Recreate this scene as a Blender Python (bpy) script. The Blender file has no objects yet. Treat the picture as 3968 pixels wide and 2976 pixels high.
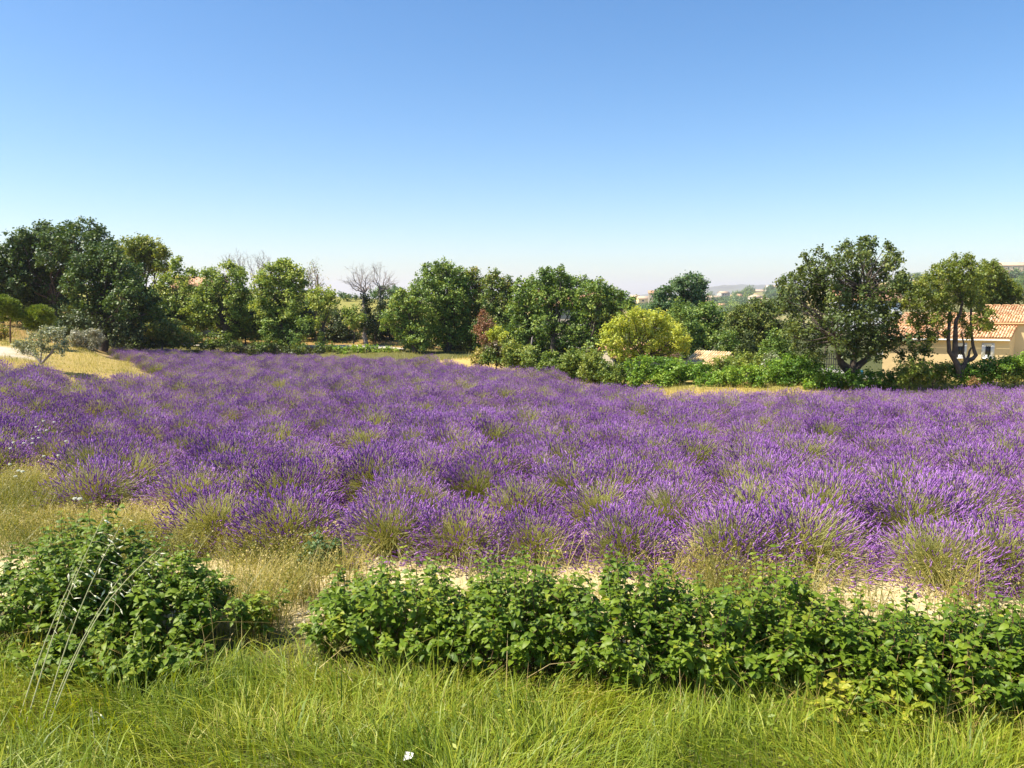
import bpy, math, random
import numpy as np
from mathutils import Matrix, Vector

R = np.random.default_rng(11)
random.seed(11)
S = bpy.context.scene
COL = S.collection
rad = math.radians

# ------------------------------------------------------------------ camera, sky, sun, exposure
CAM_H, PITCH, F = 2.6, rad(6.3), 3054.0          # F in photograph pixels (3968 wide)
cd = bpy.data.cameras.new('camera'); cam = bpy.data.objects.new('camera', cd); COL.objects.link(cam)
cam.location = (0, 0, CAM_H); cam.rotation_euler = (rad(90) - PITCH, 0, 0)
cd.sensor_width = 36; cd.lens = 36 * F / 3968; cd.clip_start = 0.05; cd.clip_end = 30000
S.camera = cam
SUN_EL, SUN_AZ = rad(56), rad(-104)               # azimuth clockwise from +Y: from the left, very slightly behind the camera
W = bpy.data.worlds.new('World'); S.world = W; W.use_nodes = True
nt = W.node_tree; nt.nodes.clear()
sky = nt.nodes.new('ShaderNodeTexSky'); sky.sky_type = 'NISHITA'; sky.sun_disc = False
sky.sun_elevation = SUN_EL; sky.sun_rotation = SUN_AZ; sky.altitude = 300
sky.air_density = 1.0; sky.dust_density = 1.0; sky.ozone_density = 3.0
hs = nt.nodes.new('ShaderNodeHueSaturation'); hs.inputs['Saturation'].default_value = 1.27; hs.inputs['Hue'].default_value = 0.5
bg = nt.nodes.new('ShaderNodeBackground'); bg.inputs['Strength'].default_value = 0.094
wo = nt.nodes.new('ShaderNodeOutputWorld')
nt.links.new(sky.outputs[0], hs.inputs['Color']); nt.links.new(hs.outputs[0], bg.inputs[0]); nt.links.new(bg.outputs[0], wo.inputs[0])
sd = bpy.data.lights.new('sun', 'SUN'); sun = bpy.data.objects.new('sun', sd); COL.objects.link(sun)
sd.energy = 4.9; sd.angle = rad(0.53); sd.color = (1.0, 0.915, 0.765)
sdir = Vector((math.sin(SUN_AZ) * math.cos(SUN_EL), math.cos(SUN_AZ) * math.cos(SUN_EL), math.sin(SUN_EL)))
sun.rotation_euler = sdir.to_track_quat('Z', 'Y').to_euler(); sun.location = (-30, -10, 60)
S.view_settings.view_transform = 'Standard'; S.view_settings.look = 'None'
S.view_settings.gamma = 1; S.view_settings.use_curve_mapping = False; S.view_settings.exposure = 1.05
S.cycles.max_bounces = 6; S.cycles.diffuse_bounces = 3; S.cycles.glossy_bounces = 2
S.cycles.transmission_bounces = 4; S.cycles.transparent_max_bounces = 4; S.cycles.volume_bounces = 1
S.cycles.use_denoising = True

# ------------------------------------------------------------------ helpers
sp, cp = math.sin(PITCH), math.cos(PITCH)
def at(px, py, Y):
    v = (1488 - py) / F
    k = Y / (cp + v * sp)
    return np.array([(px - 1984) / F * k, Y, CAM_H + k * (-sp + v * cp)])
def zz(py, Y): return float(at(1984, py, Y)[2])

def nrm(a): return a / np.maximum(np.linalg.norm(a, axis=-1, keepdims=True), 1e-9)

class Geo:
    def __init__(s): s.v = []; s.f = []; s.t = []; s.m = []; s.n = 0
    def add(s, v, f, tint=0.5, mat=0):
        v = np.asarray(v, float).reshape(-1, 3); f = np.asarray(f, int)
        s.v.append(v); s.f.append(f + s.n)
        s.t.append(np.full(len(v), tint) if np.isscalar(tint) else np.asarray(tint, float))
        s.m.append(np.full(len(f), mat)); s.n += len(v)
    def inst(s, tv, tf, M, P, tint, mat=0):
        n = len(tv); K = len(P)
        if K == 0: return
        v = np.einsum('kij,nj->kni', M, tv) + P[:, None, :]
        f = (np.asarray(tf)[None] + (np.arange(K) * n)[:, None, None]).reshape(-1, np.asarray(tf).shape[1])
        s.add(v.reshape(-1, 3), f, np.repeat(tint, n), mat)
    def box(s, lo, hi, tint=0.5, mat=0):
        (a, b, c), (d, e, f) = lo, hi
        s.add([(a,b,c),(d,b,c),(d,e,c),(a,e,c),(a,b,f),(d,b,f),(d,e,f),(a,e,f)],
              [(3,2,1,0),(4,5,6,7),(0,1,5,4),(1,2,6,5),(2,3,7,6),(3,0,4,7)], tint, mat)
    def tube(s, pts, radii, sides=6, tint=0.5, mat=0):
        pts = np.asarray(pts, float); n = len(pts)
        d = nrm(np.gradient(pts, axis=0))
        ref = np.array([0.31, 0.95, 0.05]) if abs(d[:, 2]).mean() > .6 else np.array([0, 0, 1.])
        u = nrm(np.cross(d, ref)); w = np.cross(d, u)
        a = np.linspace(0, 2 * math.pi, sides, endpoint=False)
        rr = np.asarray(radii, float)[:, None, None]
        v = pts[:, None] + rr * (np.cos(a)[None, :, None] * u[:, None] + np.sin(a)[None, :, None] * w[:, None])
        i = np.arange(n - 1)[:, None] * sides; j = np.arange(sides)[None]; k = (j + 1) % sides
        f = np.stack([i + j, i + k, i + sides + k, i + sides + j], -1).reshape(-1, 4)
        s.add(v.reshape(-1, 3), f, tint, mat)

def mesh(name, g, mats, origin=(0, 0, 0), smooth=False):
    me = bpy.data.meshes.new(name)
    if g.n:
        V = np.concatenate(g.v) - np.asarray(origin)
        me.vertices.add(len(V)); me.vertices.foreach_set('co', V.astype(np.float32).ravel())
        loops = np.concatenate([f.ravel() for f in g.f])
        sizes = np.concatenate([np.full(len(f), f.shape[1]) for f in g.f])
        me.loops.add(len(loops)); me.loops.foreach_set('vertex_index', loops.astype(np.int32))
        me.polygons.add(len(sizes))
        st = np.concatenate([[0], np.cumsum(sizes)[:-1]])
        me.polygons.foreach_set('loop_start', st.astype(np.int32))
        try: me.polygons.foreach_set('loop_total', sizes.astype(np.int32))
        except Exception: pass
        me.polygons.foreach_set('material_index', np.concatenate(g.m).astype(np.int32))
        if smooth: me.polygons.foreach_set('use_smooth', np.ones(len(sizes), bool))
        at_ = me.attributes.new('tint', 'FLOAT', 'POINT'); at_.data.foreach_set('value', np.concatenate(g.t).astype(np.float32))
    for m in (mats if isinstance(mats, (list, tuple)) else [mats]): me.materials.append(m)
    me.update(calc_edges=True)
    return me
def link(name, me, parent=None, loc=(0, 0, 0)):
    o = bpy.data.objects.new(name, me); COL.objects.link(o); o.location = loc
    if parent: o.parent = parent
    return o
def obj(name, g, mats, parent=None, origin=(0, 0, 0), smooth=False, kind=None):
    o = link(name, mesh(name, g, mats, origin, smooth), parent)
    if parent is None: o.location = origin
    if kind: o['kind'] = kind
    return o
def tag(o, label, cat, group=None):
    o['label'] = label; o['category'] = cat
    if group: o['group'] = group
    return o
def thing(name, label, cat, loc, group=None, rz=0):
    o = bpy.data.objects.new(name, None); COL.objects.link(o); o.location = loc; o.rotation_euler = (0, 0, rz)
    o.empty_display_size = .2
    return tag(o, label, cat, group)

# ------------------------------------------------------------------ materials
def mat_new(name):
    m = bpy.data.materials.new(name); m.use_nodes = True
    nt = m.node_tree; b = nt.nodes['Principled BSDF']
    return m, nt, b
def plain(name, col, rough=0.8, noise=0.12, scale=3.0, bump=0.0):
    m, nt, b = mat_new(name)
    tc = nt.nodes.new('ShaderNodeTexCoord'); n = nt.nodes.new('ShaderNodeTexNoise'); n.inputs['Scale'].default_value = scale; n.inputs['Detail'].default_value = 6
    nt.links.new(tc.outputs['Object'], n.inputs['Vector'])
    r = nt.nodes.new('ShaderNodeValToRGB')
    r.color_ramp.elements[0].position = .3; r.color_ramp.elements[1].position = .7
    c = np.array(col)
    r.color_ramp.elements[0].color = (*(c * (1 - noise)), 1); r.color_ramp.elements[1].color = (*np.minimum(c * (1 + noise), 1), 1)
    nt.links.new(n.outputs[0], r.inputs[0]); nt.links.new(r.outputs[0], b.inputs['Base Color'])
    b.inputs['Roughness'].default_value = rough
    if bump:
        n2 = nt.nodes.new('ShaderNodeTexNoise'); n2.inputs['Scale'].default_value = scale * 6; n2.inputs['Detail'].default_value = 8
        nt.links.new(tc.outputs['Object'], n2.inputs['Vector'])
        bp = nt.nodes.new('ShaderNodeBump'); bp.inputs['Strength'].default_value = bump; bp.inputs['Distance'].default_value = .03
        nt.links.new(n2.outputs[0], bp.inputs['Height']); nt.links.new(bp.outputs[0], b.inputs['Normal'])
    return m
def leafy(name, cols, rough=0.5, trans=0.35, spec=0.4, warm=1.25, vary=0):
    """tint attribute (random per leaf and per spray) -> colour ramp; diffuse + translucent"""
    m, nt, b = mat_new(name)
    a = nt.nodes.new('ShaderNodeAttribute'); a.attribute_name = 'tint'
    r = nt.nodes.new('ShaderNodeValToRGB'); el = r.color_ramp.elements
    while len(el) < len(cols): el.new(0.5)
    for i, c in enumerate(cols): el[i].position = i / (len(cols) - 1); el[i].color = (*c, 1)
    if vary:      # every bush a little different
        oi = nt.nodes.new('ShaderNodeObjectInfo'); ma = nt.nodes.new('ShaderNodeMath'); ma.operation = 'MULTIPLY_ADD'
        ma.inputs[1].default_value = vary; ma.inputs[2].default_value = -vary / 2; nt.links.new(oi.outputs['Random'], ma.inputs[0])
        ad = nt.nodes.new('ShaderNodeMath'); nt.links.new(a.outputs['Fac'], ad.inputs[0]); nt.links.new(ma.outputs[0], ad.inputs[1]); nt.links.new(ad.outputs[0], r.inputs[0])
    else: nt.links.new(a.outputs['Fac'], r.inputs[0])
    nt.links.new(r.outputs[0], b.inputs['Base Color'])
    b.inputs['Roughness'].default_value = rough; b.inputs['Specular IOR Level'].default_value = spec
    t = nt.nodes.new('ShaderNodeBsdfTranslucent')
    mul = nt.nodes.new('ShaderNodeMix'); mul.data_type = 'RGBA'; mul.blend_type = 'MULTIPLY'; mul.inputs[0].default_value = 1
    nt.links.new(r.outputs[0], mul.inputs[6]); mul.inputs[7].default_value = (1.35 * warm, 1.5, .7, 1)
    nt.links.new(mul.outputs[2], t.inputs[0])
    mx = nt.nodes.new('ShaderNodeMixShader'); mx.inputs[0].default_value = trans
    nt.links.new(b.outputs[0], mx.inputs[1]); nt.links.new(t.outputs[0], mx.inputs[2])
    nt.links.new(mx.outputs[0], nt.nodes['Material Output'].inputs[0])
    return m

M = {}
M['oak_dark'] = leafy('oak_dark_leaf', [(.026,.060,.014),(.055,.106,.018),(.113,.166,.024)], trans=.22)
M['oak'] = leafy('oak_leaf', [(.069,.129,.026),(.147,.237,.043),(.323,.389,.071)], trans=.28)
M['oak_olive'] = leafy('olive_oak_leaf', [(.047,.079,.019),(.112,.156,.032),(.239,.263,.057)], trans=.25)
M['oak_blue'] = leafy('oak_cool_leaf', [(.054,.112,.046),(.100,.177,.064),(.171,.252,.091)], trans=.28)
M['oak_brown'] = leafy('oak_bronze_leaf', [(.085,.141,.031),(.179,.247,.045),(.398,.285,.085)], trans=.28)
M['ash'] = leafy('pale_leaf', [(.093,.168,.033),(.219,.303,.057),(.438,.472,.102)], trans=.33)
M['gold'] = leafy('yellow_green_leaf', [(.220,.275,.033),(.440,.495,.066),(.638,.638,.143)], trans=.35)
M['almond'] = leafy('almond_leaf', [(.085,.132,.022),(.178,.233,.034),(.327,.327,.054)], trans=.35)
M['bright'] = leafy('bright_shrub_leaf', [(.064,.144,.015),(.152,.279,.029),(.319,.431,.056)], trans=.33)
M['shrub'] = leafy('shrub_leaf', [(.069,.123,.022),(.154,.223,.034),(.308,.339,.065)], trans=.3)
M['heath'] = leafy('heath_leaf', [(.10,.050,.030),(.10,.095,.025),(.16,.15,.035)], trans=.25)
M['dead'] = leafy('dead_leaf', [(.15,.060,.032),(.25,.115,.058),(.29,.18,.080)], trans=.2)
M['olive'] = leafy('olive_leaf', [(.15,.19,.10),(.27,.30,.17),(.40,.42,.28)], trans=.2, spec=.6)
M['silver'] = leafy('silver_leaf', [(.10,.13,.07),(.25,.26,.19),(.48,.46,.38)], trans=.2)
M['pine'] = leafy('pine_needle', [(.078,.130,.018),(.156,.221,.026),(.247,.299,.039)], trans=.2)
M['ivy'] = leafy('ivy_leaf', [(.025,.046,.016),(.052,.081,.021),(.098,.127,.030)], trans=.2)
M['dogwood'] = leafy('dogwood_leaf', [(.050,.106,.009),(.111,.186,.012),(.204,.279,.022),(.420,.395,.043)], rough=.5, trans=.34, spec=.35)
M['grass'] = leafy('grass_blade', [(.092,.158,.015),(.210,.282,.020),(.360,.380,.034),(.52,.44,.14)], rough=.5, trans=.36)
M['straw'] = leafy('straw', [(.20,.135,.045),(.40,.29,.095),(.58,.45,.18)], trans=.3, warm=1.)
M['straw_green'] = leafy('drying_grass', [(.16,.17,.035),(.36,.30,.075),(.52,.41,.14)], trans=.3, warm=1.)
M['lav_flower'] = leafy('lavender_flower', [(.155,.052,.255),(.325,.132,.455),(.49,.265,.61)], rough=.75, trans=.18, spec=.15, warm=.75, vary=.5)
M['lav_stem'] = leafy('lavender_stem', [(.115,.132,.034),(.287,.310,.086),(.506,.483,.207)], rough=.65, trans=.25, spec=.2, vary=.3)
M['white_petal'] = leafy('white_petal', [(.62,.58,.52),(.78,.76,.72)], trans=.2, warm=.75)
M['oat'] = leafy('oat_husk', [(.50,.42,.18),(.62,.58,.36),(.78,.76,.62)], trans=.25, warm=.9)
M['bark'] = plain('bark', (.085,.065,.05), .9, .4, 6, .6)
M['bark_grey'] = plain('grey_bark', (.26,.22,.20), .9, .3, 6, .5)
M['twig'] = plain('red_twig', (.16,.085,.045), .8, .3, 8)
M['ochre'] = plain('ochre_render', (.84,.63,.33), .9, .06, 1.2, .25)
M['cream'] = plain('cream_render', (.46,.39,.29), .9, .08, .6)
M['white'] = plain('white_paint', (.78,.77,.74), .6, .04, 2)
M['plaster'] = plain('pale_plaster', (.50,.46,.40), .9, .06, .5)
M['stone'] = plain('pale_stone', (.47,.40,.29), .9, .10, .4)
M['tile'] = leafy('roof_tile', [(.50,.25,.12),(.64,.39,.20),(.74,.53,.33)], rough=.85, trans=0, spec=.2)
M['tile_pale'] = leafy('pale_roof_tile', [(.56,.38,.19),(.66,.48,.26),(.74,.58,.36)], rough=.85, trans=0, spec=.2)
M['roof_far'] = plain('far_roof', (.48,.26,.15), .9, .12, .5)
M['roof_far_pale'] = plain('far_pale_roof', (.50,.36,.24), .9, .12, .5)
M['glass'] = plain('dark_glass', (.03,.035,.04), .12, .2, 1)
M['metal'] = plain('dark_metal', (.05,.05,.05), .5, .1, 4)
M['wood'] = plain('weathered_wood', (.20,.16,.13), .9, .25, 6, .4)
M['concrete'] = plain('terrace_concrete', (.30,.29,.26), .9, .1, 2)
M['blue'] = plain('blue_plastic', (.03,.22,.45), .4, .05, 2)
M['pebble'] = leafy('pebble', [(.40,.31,.19),(.55,.46,.30),(.66,.59,.45)], rough=.9, trans=0, spec=.2)
M['road'] = plain('pale_gravel', (.50,.45,.37), .95, .12, 1.5, .3)

# ------------------------------------------------------------------ the lie of the land: height by column (s = x/y) and distance
L = 0.50
FAR = [(3000, -10), (9000, -10)]
def col(*p): return [(1, 0.), (8.5, 0.)] + [(Y, v[1] if isinstance(v, tuple) else zz(v, Y)) for Y, v in p] + FAR
def lav(py, Y): return ('z', zz(py, Y) - L)
COLS = {
 -900: col((26, lav(1390, 26)), (34, 1325), (46, 1295), (62, 1230), (80, 1170), (110, 1090), (200, ('z', 5.)), (600, ('z', 0.))),
 0:    col((27, lav(1402, 27)), (29, 1405), (35, 1350), (42, 1322), (50, 1300), (62, 1235), (80, 1170), (110, 1095), (200, ('z', 5.)), (600, ('z', 0.))),
 300:  col((28, lav(1447, 28)), (30, 1447), (38, 1385), (46, 1345), (56, 1310), (66, 1240), (82, 1170), (110, 1100), (200, ('z', 5.)), (600, ('z', 0.))),
 450:  col((28.5, lav(1455, 28.5)), (31, 1452), (40, 1402), (46, lav(1368, 46)), (52, lav(1352, 52)), (57, 1335), (68, 1250), (84, 1175), (110, 1105), (200, ('z', 3.)), (600, ('z', -3.))),
 640:  col((30, lav(1464, 30)), (38, lav(1415, 38)), (52, lav(1357, 52)), (56, 1345), (60, 1325), (68, 1250), (84, 1190), (110, 1112), (200, ('z', 3.)), (600, ('z', -4.))),
 1000: col((30, lav(1468, 30)), (52, lav(1372, 52)), (55, 1352), (58.5, 1347), (62, 1310), (68, 1258), (84, 1200), (110, 1128), (200, ('z', 0.)), (600, ('z', -5.))),
 1500: col((28, lav(1478, 28)), (49, lav(1386, 49)), (53, 1360), (57, 1351), (60, 1320), (68, 1270), (84, 1215), (110, 1158), (200, ('z', -2.)), (600, ('z', -5.))),
 1900: col((26, lav(1500, 26)), (42, lav(1422, 42)), (46, 1385), (52, 1375), (62, 1350), (80, 1290), (110, 1230), (200, ('z', -4.)), (600, ('z', -5.))),
 2300: col((24, lav(1540, 24)), (33, lav(1496, 33)), (36, 1475), (42, 1425), (60, ('z', -2.3)), (110, ('z', -3.)), (220, ('z', -4.)), (500, 1195), (1500, 1166)),
 2700: col((24, lav(1560, 24)), (30, lav(1522, 30)), (34, 1485), (40, ('z', -1.5)), (60, ('z', -2.2)), (110, ('z', -3.)), (220, ('z', -5.)), (800, 1222), (1400, 1148), (2000, 1150)),
 3050: col((24, lav(1558, 24)), (30, lav(1520, 30)), (33, 1490), (40, ('z', -1.5)), (60, ('z', -2.)), (110, ('z', -3.)), (220, ('z', -5.)), (700, 1225), (1300, 1122), (1600, 1125), (2400, ('z', 0.))),
 3500: col((24, lav(1552, 24)), (30, lav(1514, 30)), (33, 1480), (40, ('z', -1.4)), (60, ('z', -1.5)), (110, ('z', -2.)), (200, ('z', -2.)), (600, 1160), (840, 1085), (1200, ('z', 18.)), (2400, ('z', 0.))),
 3968: col((24, lav(1535, 24)), (30, lav(1502, 30)), (33, 1470), (40, ('z', -1.2)), (60, ('z', -1.)), (110, ('z', -1.)), (200, ('z', -1.)), (500, 1150), (660, 1085), (800, 1062), (1200, ('z', 30.)), (2400, ('z', 0.))),
 4800: col((24, lav(1530, 24)), (30, lav(1500, 30)), (33, 1470), (40, ('z', -1.)), (60, ('z', -1.)), (110, ('z', 0.)), (200, ('z', 3.)), (500, 1120), (660, 1055), (800, 1040), (1200, ('z', 36.)), (2400, ('z', 0.))),
}
_px = np.array(sorted(COLS)); _s = (_px - 1984) / F
def H(x, y):
    x = np.asarray(x, float); y = np.asarray(y, float)
    shp = np.broadcast(x, y).shape
    x = np.broadcast_to(x, shp).ravel(); y = np.broadcast_to(y, shp).ravel()
    Y = np.maximum(y, 4.0); s = np.clip(x / Y, _s[0], _s[-1]); ly = np.log(Y)
    z = np.stack([np.interp(ly, np.log([p[0] for p in COLS[c]]), [p[1] for p in COLS[c]]) for c in _px], 0)
    i = np.clip(np.searchsorted(_s, s) - 1, 0, len(_s) - 2)
    t = np.clip((s - _s[i]) / (_s[i + 1] - _s[i]), 0, 1); t = t * t * (3 - 2 * t)
    n = np.arange(len(s))
    return (z[i, n] * (1 - t) + z[i + 1, n] * t).reshape(shp)
def Hf(x, y): return float(H(x, y))
def pxof(x, y): return 1984 + F * np.asarray(x) / np.maximum(np.asarray(y), 4)

def edge_far(px): return np.interp(px, [-900, 429, 430, 640, 1000, 1500, 1900, 2300, 2700, 3050, 3968, 4800], [26, 28.5, 52, 52, 52, 49, 42, 33, 30, 30, 30, 30])
def wedge(px, y):   # dry grass between the two lavender tongues on the left
    lo = np.interp(px, [-900, 0, 300, 430, 640], [26, 27, 28, 28.5, 30]); hi = np.interp(px, [0, 429, 430, 520, 640], [200, 200, 46, 40, 30.2])
    return (px < 640) & (y > lo) & (y < hi)
ROWA = rad(-8.5); RD = np.array([math.cos(ROWA), math.sin(ROWA)]); RN = np.array([-RD[1], RD[0]])
ROW0 = 7.62
def across(x, y): return x * RN[0] + y * RN[1]   # distance from the camera measured square to the rows and to the hedge

# ------------------------------------------------------------------ ground
def axis(pos, lo_step, grow): 
    out = [0.]; st = lo_step
    while out[-1] < pos: out.append(out[-1] + st); st *= grow
    return out
xs = axis(9000, .2, 1.045); xs = np.array([-v for v in xs[:0:-1]] + xs)
ys = np.array([-v - 0 for v in axis(60, .5, 1.2)[:0:-1]] + axis(9200, .17, 1.022))
X, Yg = np.meshgrid(xs, ys)
Zg = H(X, Yg)
def vnoise(x, y, sc, seed):
    r = np.random.default_rng(seed); T = r.random((64, 64)); u = x / sc; v = y / sc
    i = np.floor(u).astype(int); j = np.floor(v).astype(int); a = u - i; b = v - j; a = a * a * (3 - 2 * a); b = b * b * (3 - 2 * b)
    q = lambda m, n: T[m % 64, n % 64]
    return q(i, j) * (1 - a) * (1 - b) + q(i + 1, j) * a * (1 - b) + q(i, j + 1) * (1 - a) * b + q(i + 1, j + 1) * a * b
near = np.clip(1 - np.hypot(X, Yg) / 140, 0, 1)
Zg = Zg + near * ((vnoise(X, Yg, .9, 1) - .5) * .07 + (vnoise(X, Yg, .35, 2) - .5) * .03)
g = Geo(); nx, ny = len(xs), len(ys)
ii = (np.arange(ny - 1)[:, None] * nx + np.arange(nx - 1)[None]).ravel()
g.add(np.stack([X, Yg, Zg], -1).reshape(-1, 3), np.stack([ii, ii + 1, ii + nx + 1, ii + nx], -1))
PX = pxof(X, Yg); AC = across(X, Yg)
n1 = vnoise(X, Yg, 1.3, 3); n2 = vnoise(X, Yg, 6., 4); n3 = vnoise(X, Yg, 25., 5)
c_sand = np.array([.57,.48,.27]); c_soil = np.array([.40,.30,.17]); c_green = np.array([.095,.105,.035]); c_dry = np.array([.47,.36,.13])
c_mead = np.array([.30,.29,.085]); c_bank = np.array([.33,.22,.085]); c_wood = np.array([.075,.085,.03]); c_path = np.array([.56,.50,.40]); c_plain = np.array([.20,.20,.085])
C = np.zeros((*X.shape, 3)) + c_green
def paint(mask, c): 
    global C
    m = np.clip(mask, 0, 1)[..., None]; C = C * (1 - m) + c * m
paint((AC - 5.55) * 3 + (n1 - .5) * 1.5, c_sand)
paint((AC - 8.2) * 1.2, c_soil)
out = (Yg > edge_far(PX)) | wedge(PX, Yg)
paint(out.astype(float) * (Yg > 15), c_dry * .95 + .0)
paint(((PX > 1950) & (Yg > edge_far(PX) + .5) & (n1 > .55)).astype(float) * .6, np.array([.25,.26,.07]))
paint(((PX < 1900) & (Yg > np.interp(PX, [-900, 300, 640], [44, 48, 54]))).astype(float), c_bank)
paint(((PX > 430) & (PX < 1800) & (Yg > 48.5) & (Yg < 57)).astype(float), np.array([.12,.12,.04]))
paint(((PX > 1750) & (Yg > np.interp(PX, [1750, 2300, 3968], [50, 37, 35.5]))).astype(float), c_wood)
paint(np.clip((Yg - 70) / 8, 0, 1) * (PX < 1950), c_mead)
paint(np.clip((Yg - 200) / 60, 0, 1), c_plain)
paint(np.clip((Yg - 260) / 60, 0, 1) * np.clip((n3 - .45) * 6, 0, 1) * .7, c_dry)
paint(((PX < 130) & (Yg > 31.5) & (Yg < 37 + (n2 - .5) * 2) & (PX > -3000)).astype(float), c_path)
C *= (.86 + .28 * n2)[..., None]
me = mesh('ground', g, [], smooth=True)
ca = me.color_attributes.new('zone', 'FLOAT_COLOR', 'POINT')
ca.data.foreach_set('color', np.concatenate([C, np.ones((*X.shape, 1))], -1).astype(np.float32).ravel())
m, nt, b = mat_new('earth')
a = nt.nodes.new('ShaderNodeAttribute'); a.attribute_name = 'zone'
tc = nt.nodes.new('ShaderNodeTexCoord')
nz = nt.nodes.new('ShaderNodeTexNoise'); nz.inputs['Scale'].default_value = 9; nz.inputs['Detail'].default_value = 9; nz.inputs['Roughness'].default_value = .7
nt.links.new(tc.outputs['Object'], nz.inputs['Vector'])
rp = nt.nodes.new('ShaderNodeValToRGB'); rp.color_ramp.elements[0].position = .3; rp.color_ramp.elements[0].color = (.62,.58,.5,1); rp.color_ramp.elements[1].position = .68; rp.color_ramp.elements[1].color = (1.15,1.13,1.1,1)
nt.links.new(nz.outputs[0], rp.inputs[0])
mu = nt.nodes.new('ShaderNodeMix'); mu.data_type = 'RGBA'; mu.blend_type = 'MULTIPLY'; mu.inputs[0].default_value = 1
nt.links.new(a.outputs['Color'], mu.inputs[6]); nt.links.new(rp.outputs[0], mu.inputs[7]); nt.links.new(mu.outputs[2], b.inputs['Base Color'])
b.inputs['Roughness'].default_value = .95; b.inputs['Specular IOR Level'].default_value = .15
nb = nt.nodes.new('ShaderNodeTexNoise'); nb.inputs['Scale'].default_value = 28; nb.inputs['Detail'].default_value = 8; nt.links.new(tc.outputs['Object'], nb.inputs['Vector'])
bp = nt.nodes.new('ShaderNodeBump'); bp.inputs['Strength'].default_value = .8; bp.inputs['Distance'].default_value = .03
nt.links.new(nb.outputs[0], bp.inputs['Height']); nt.links.new(bp.outputs[0], b.inputs['Normal'])
me.materials.append(m)
link('ground', me)['kind'] = 'structure'

# pale road behind the field
g = Geo(); k = 60
pxs = np.linspace(560, 1570, k); vv = []
for px in pxs:
    Yc = np.interp(px, [560, 1000, 1500, 1700], [57.5, 58, 56.2, 52])
    for o_ in (-1.3, 1.3):
        x = (px - 1984) / F * (Yc + o_); vv.append((x, Yc + o_, Hf(x, Yc + o_) + .10))
i = np.arange(k - 1) * 2
g.add(vv, np.stack([i, i + 2, i + 3, i + 1], -1))
obj('road', g, M['road'], kind='structure')

# far hills
def hills(name, Y, pts, depth):
    g = Geo(); px = np.arange(pts[0][0], pts[-1][0] + 1, 12)
    py = np.interp(px, [p[0] for p in pts], [p[1] for p in pts]) + (vnoise(px * 1., px * 0., 40, 7) - .5) * 4
    rows = 8; v = []
    for r in range(rows + 1):
        t = r / rows; h = math.sin(t * math.pi) ** .8
        for a_, b_ in zip(px, py):
            p = at(a_, b_, Y); v.append((p[0], Y + (t - .5) * depth, -12 + (p[2] + 12) * h * (1 + .02 * R.standard_normal())))
    n = len(px); q = (np.arange(rows)[:, None] * n + np.arange(n - 1)[None]).ravel()
    g.add(v, np.stack([q, q + 1, q + n + 1, q + n], -1))
    return obj(name, g, plain('hill_scrub', (.085,.10,.055), .95, .5, .004), kind='structure', smooth=True)
hills('hills', 5200, [(2350, 1160), (2430, 1151), (2480, 1148), (2515, 1139), (2560, 1145), (2620, 1150), (2680, 1130), (2760, 1108), (2860, 1104), (3000, 1106), (3200, 1118), (3500, 1130), (4300, 1140)], 1500)
hills('hills', 7500, [(-800, 1158), (600, 1150), (1500, 1150), (2350, 1152), (2700, 1146), (4500, 1150)], 1500)

# ------------------------------------------------------------------ foliage builders
LEAF_V = np.array([(-.5, 0, 0), (-.02, -.42, .07), (.5, 0, -.05), (-.02, .42, .07)]); LEAF_F = np.array([(0, 1, 2, 3)])
def frames(n, ax=None, rng=R):
    """columns = leaf axis, side, normal"""
    a = rng.standard_normal(n.shape) if ax is None else ax
    a = nrm(a - (a * n).sum(-1, keepdims=True) * n); b = np.cross(n, a)
    return np.stack([a, b, n], -1)
def crown_leaves(g, cen, r, leaf, cover, base_t, squash=.85, gap=.2, rng=R, upw=.55, grow=1.16):
    """leaves of one lobe: sprays spread through a ball, each spray a loose ball of leaves"""
    r = r * grow; leaf = leaf * 1.04; cover = cover * 2.05; cr = max(leaf * 2.0, r * .25)
    K = max(5, int(2.6 * (r / cr) ** 2 * 1.9)); K = int(K * (1 - gap)) + 1
    d = nrm(rng.standard_normal((K, 3))); d[:, 2] += .12
    rho = r * np.clip(1 - np.abs(rng.standard_normal(K)) * .30, .2, 1.) * np.where(rng.random(K) < .18, rng.uniform(1.05, 1.3, K), 1)
    cc = cen + d * rho[:, None] * np.array([1, 1, squash])
    n = max(6, int(cover * (cr / leaf) ** 2))
    P = np.repeat(cc, n, 0) + rng.standard_normal((K * n, 3)) * cr * .44 * np.array([1, 1, .85])
    N = nrm(np.repeat(d, n, 0) * .5 + np.array([0, 0, upw]) + rng.standard_normal((K * n, 3)) * .62)
    sc = leaf * rng.uniform(.65, 1.35, K * n)
    t = np.clip(np.repeat(base_t + rng.uniform(-.34, .34, K), n) + rng.normal(0, .13, K * n), 0, 1)
    g.inst(LEAF_V, LEAF_F, frames(N, rng=rng) * sc[:, None, None], P, t)
    return cc
def wob(a, b, n, amp, rng=R):
    t = np.linspace(0, 1, n)[:, None]; p = a + (b - a) * t
    p[1:-1] += rng.standard_normal((n - 2, 3)) * amp
    return p
def cropT(c, x, y): return c[0] + x * c[2], c[1] + y * c[2]
C1, C2, C3, C4 = (0, 800, .3917), (600, 900, .3316), (1200, 900, .3617), (1800, 950, .4069)
C5, C6, SRC = (2600, 900, .3917), (3200, 900, .3918), (0, 0, 1.)

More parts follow.
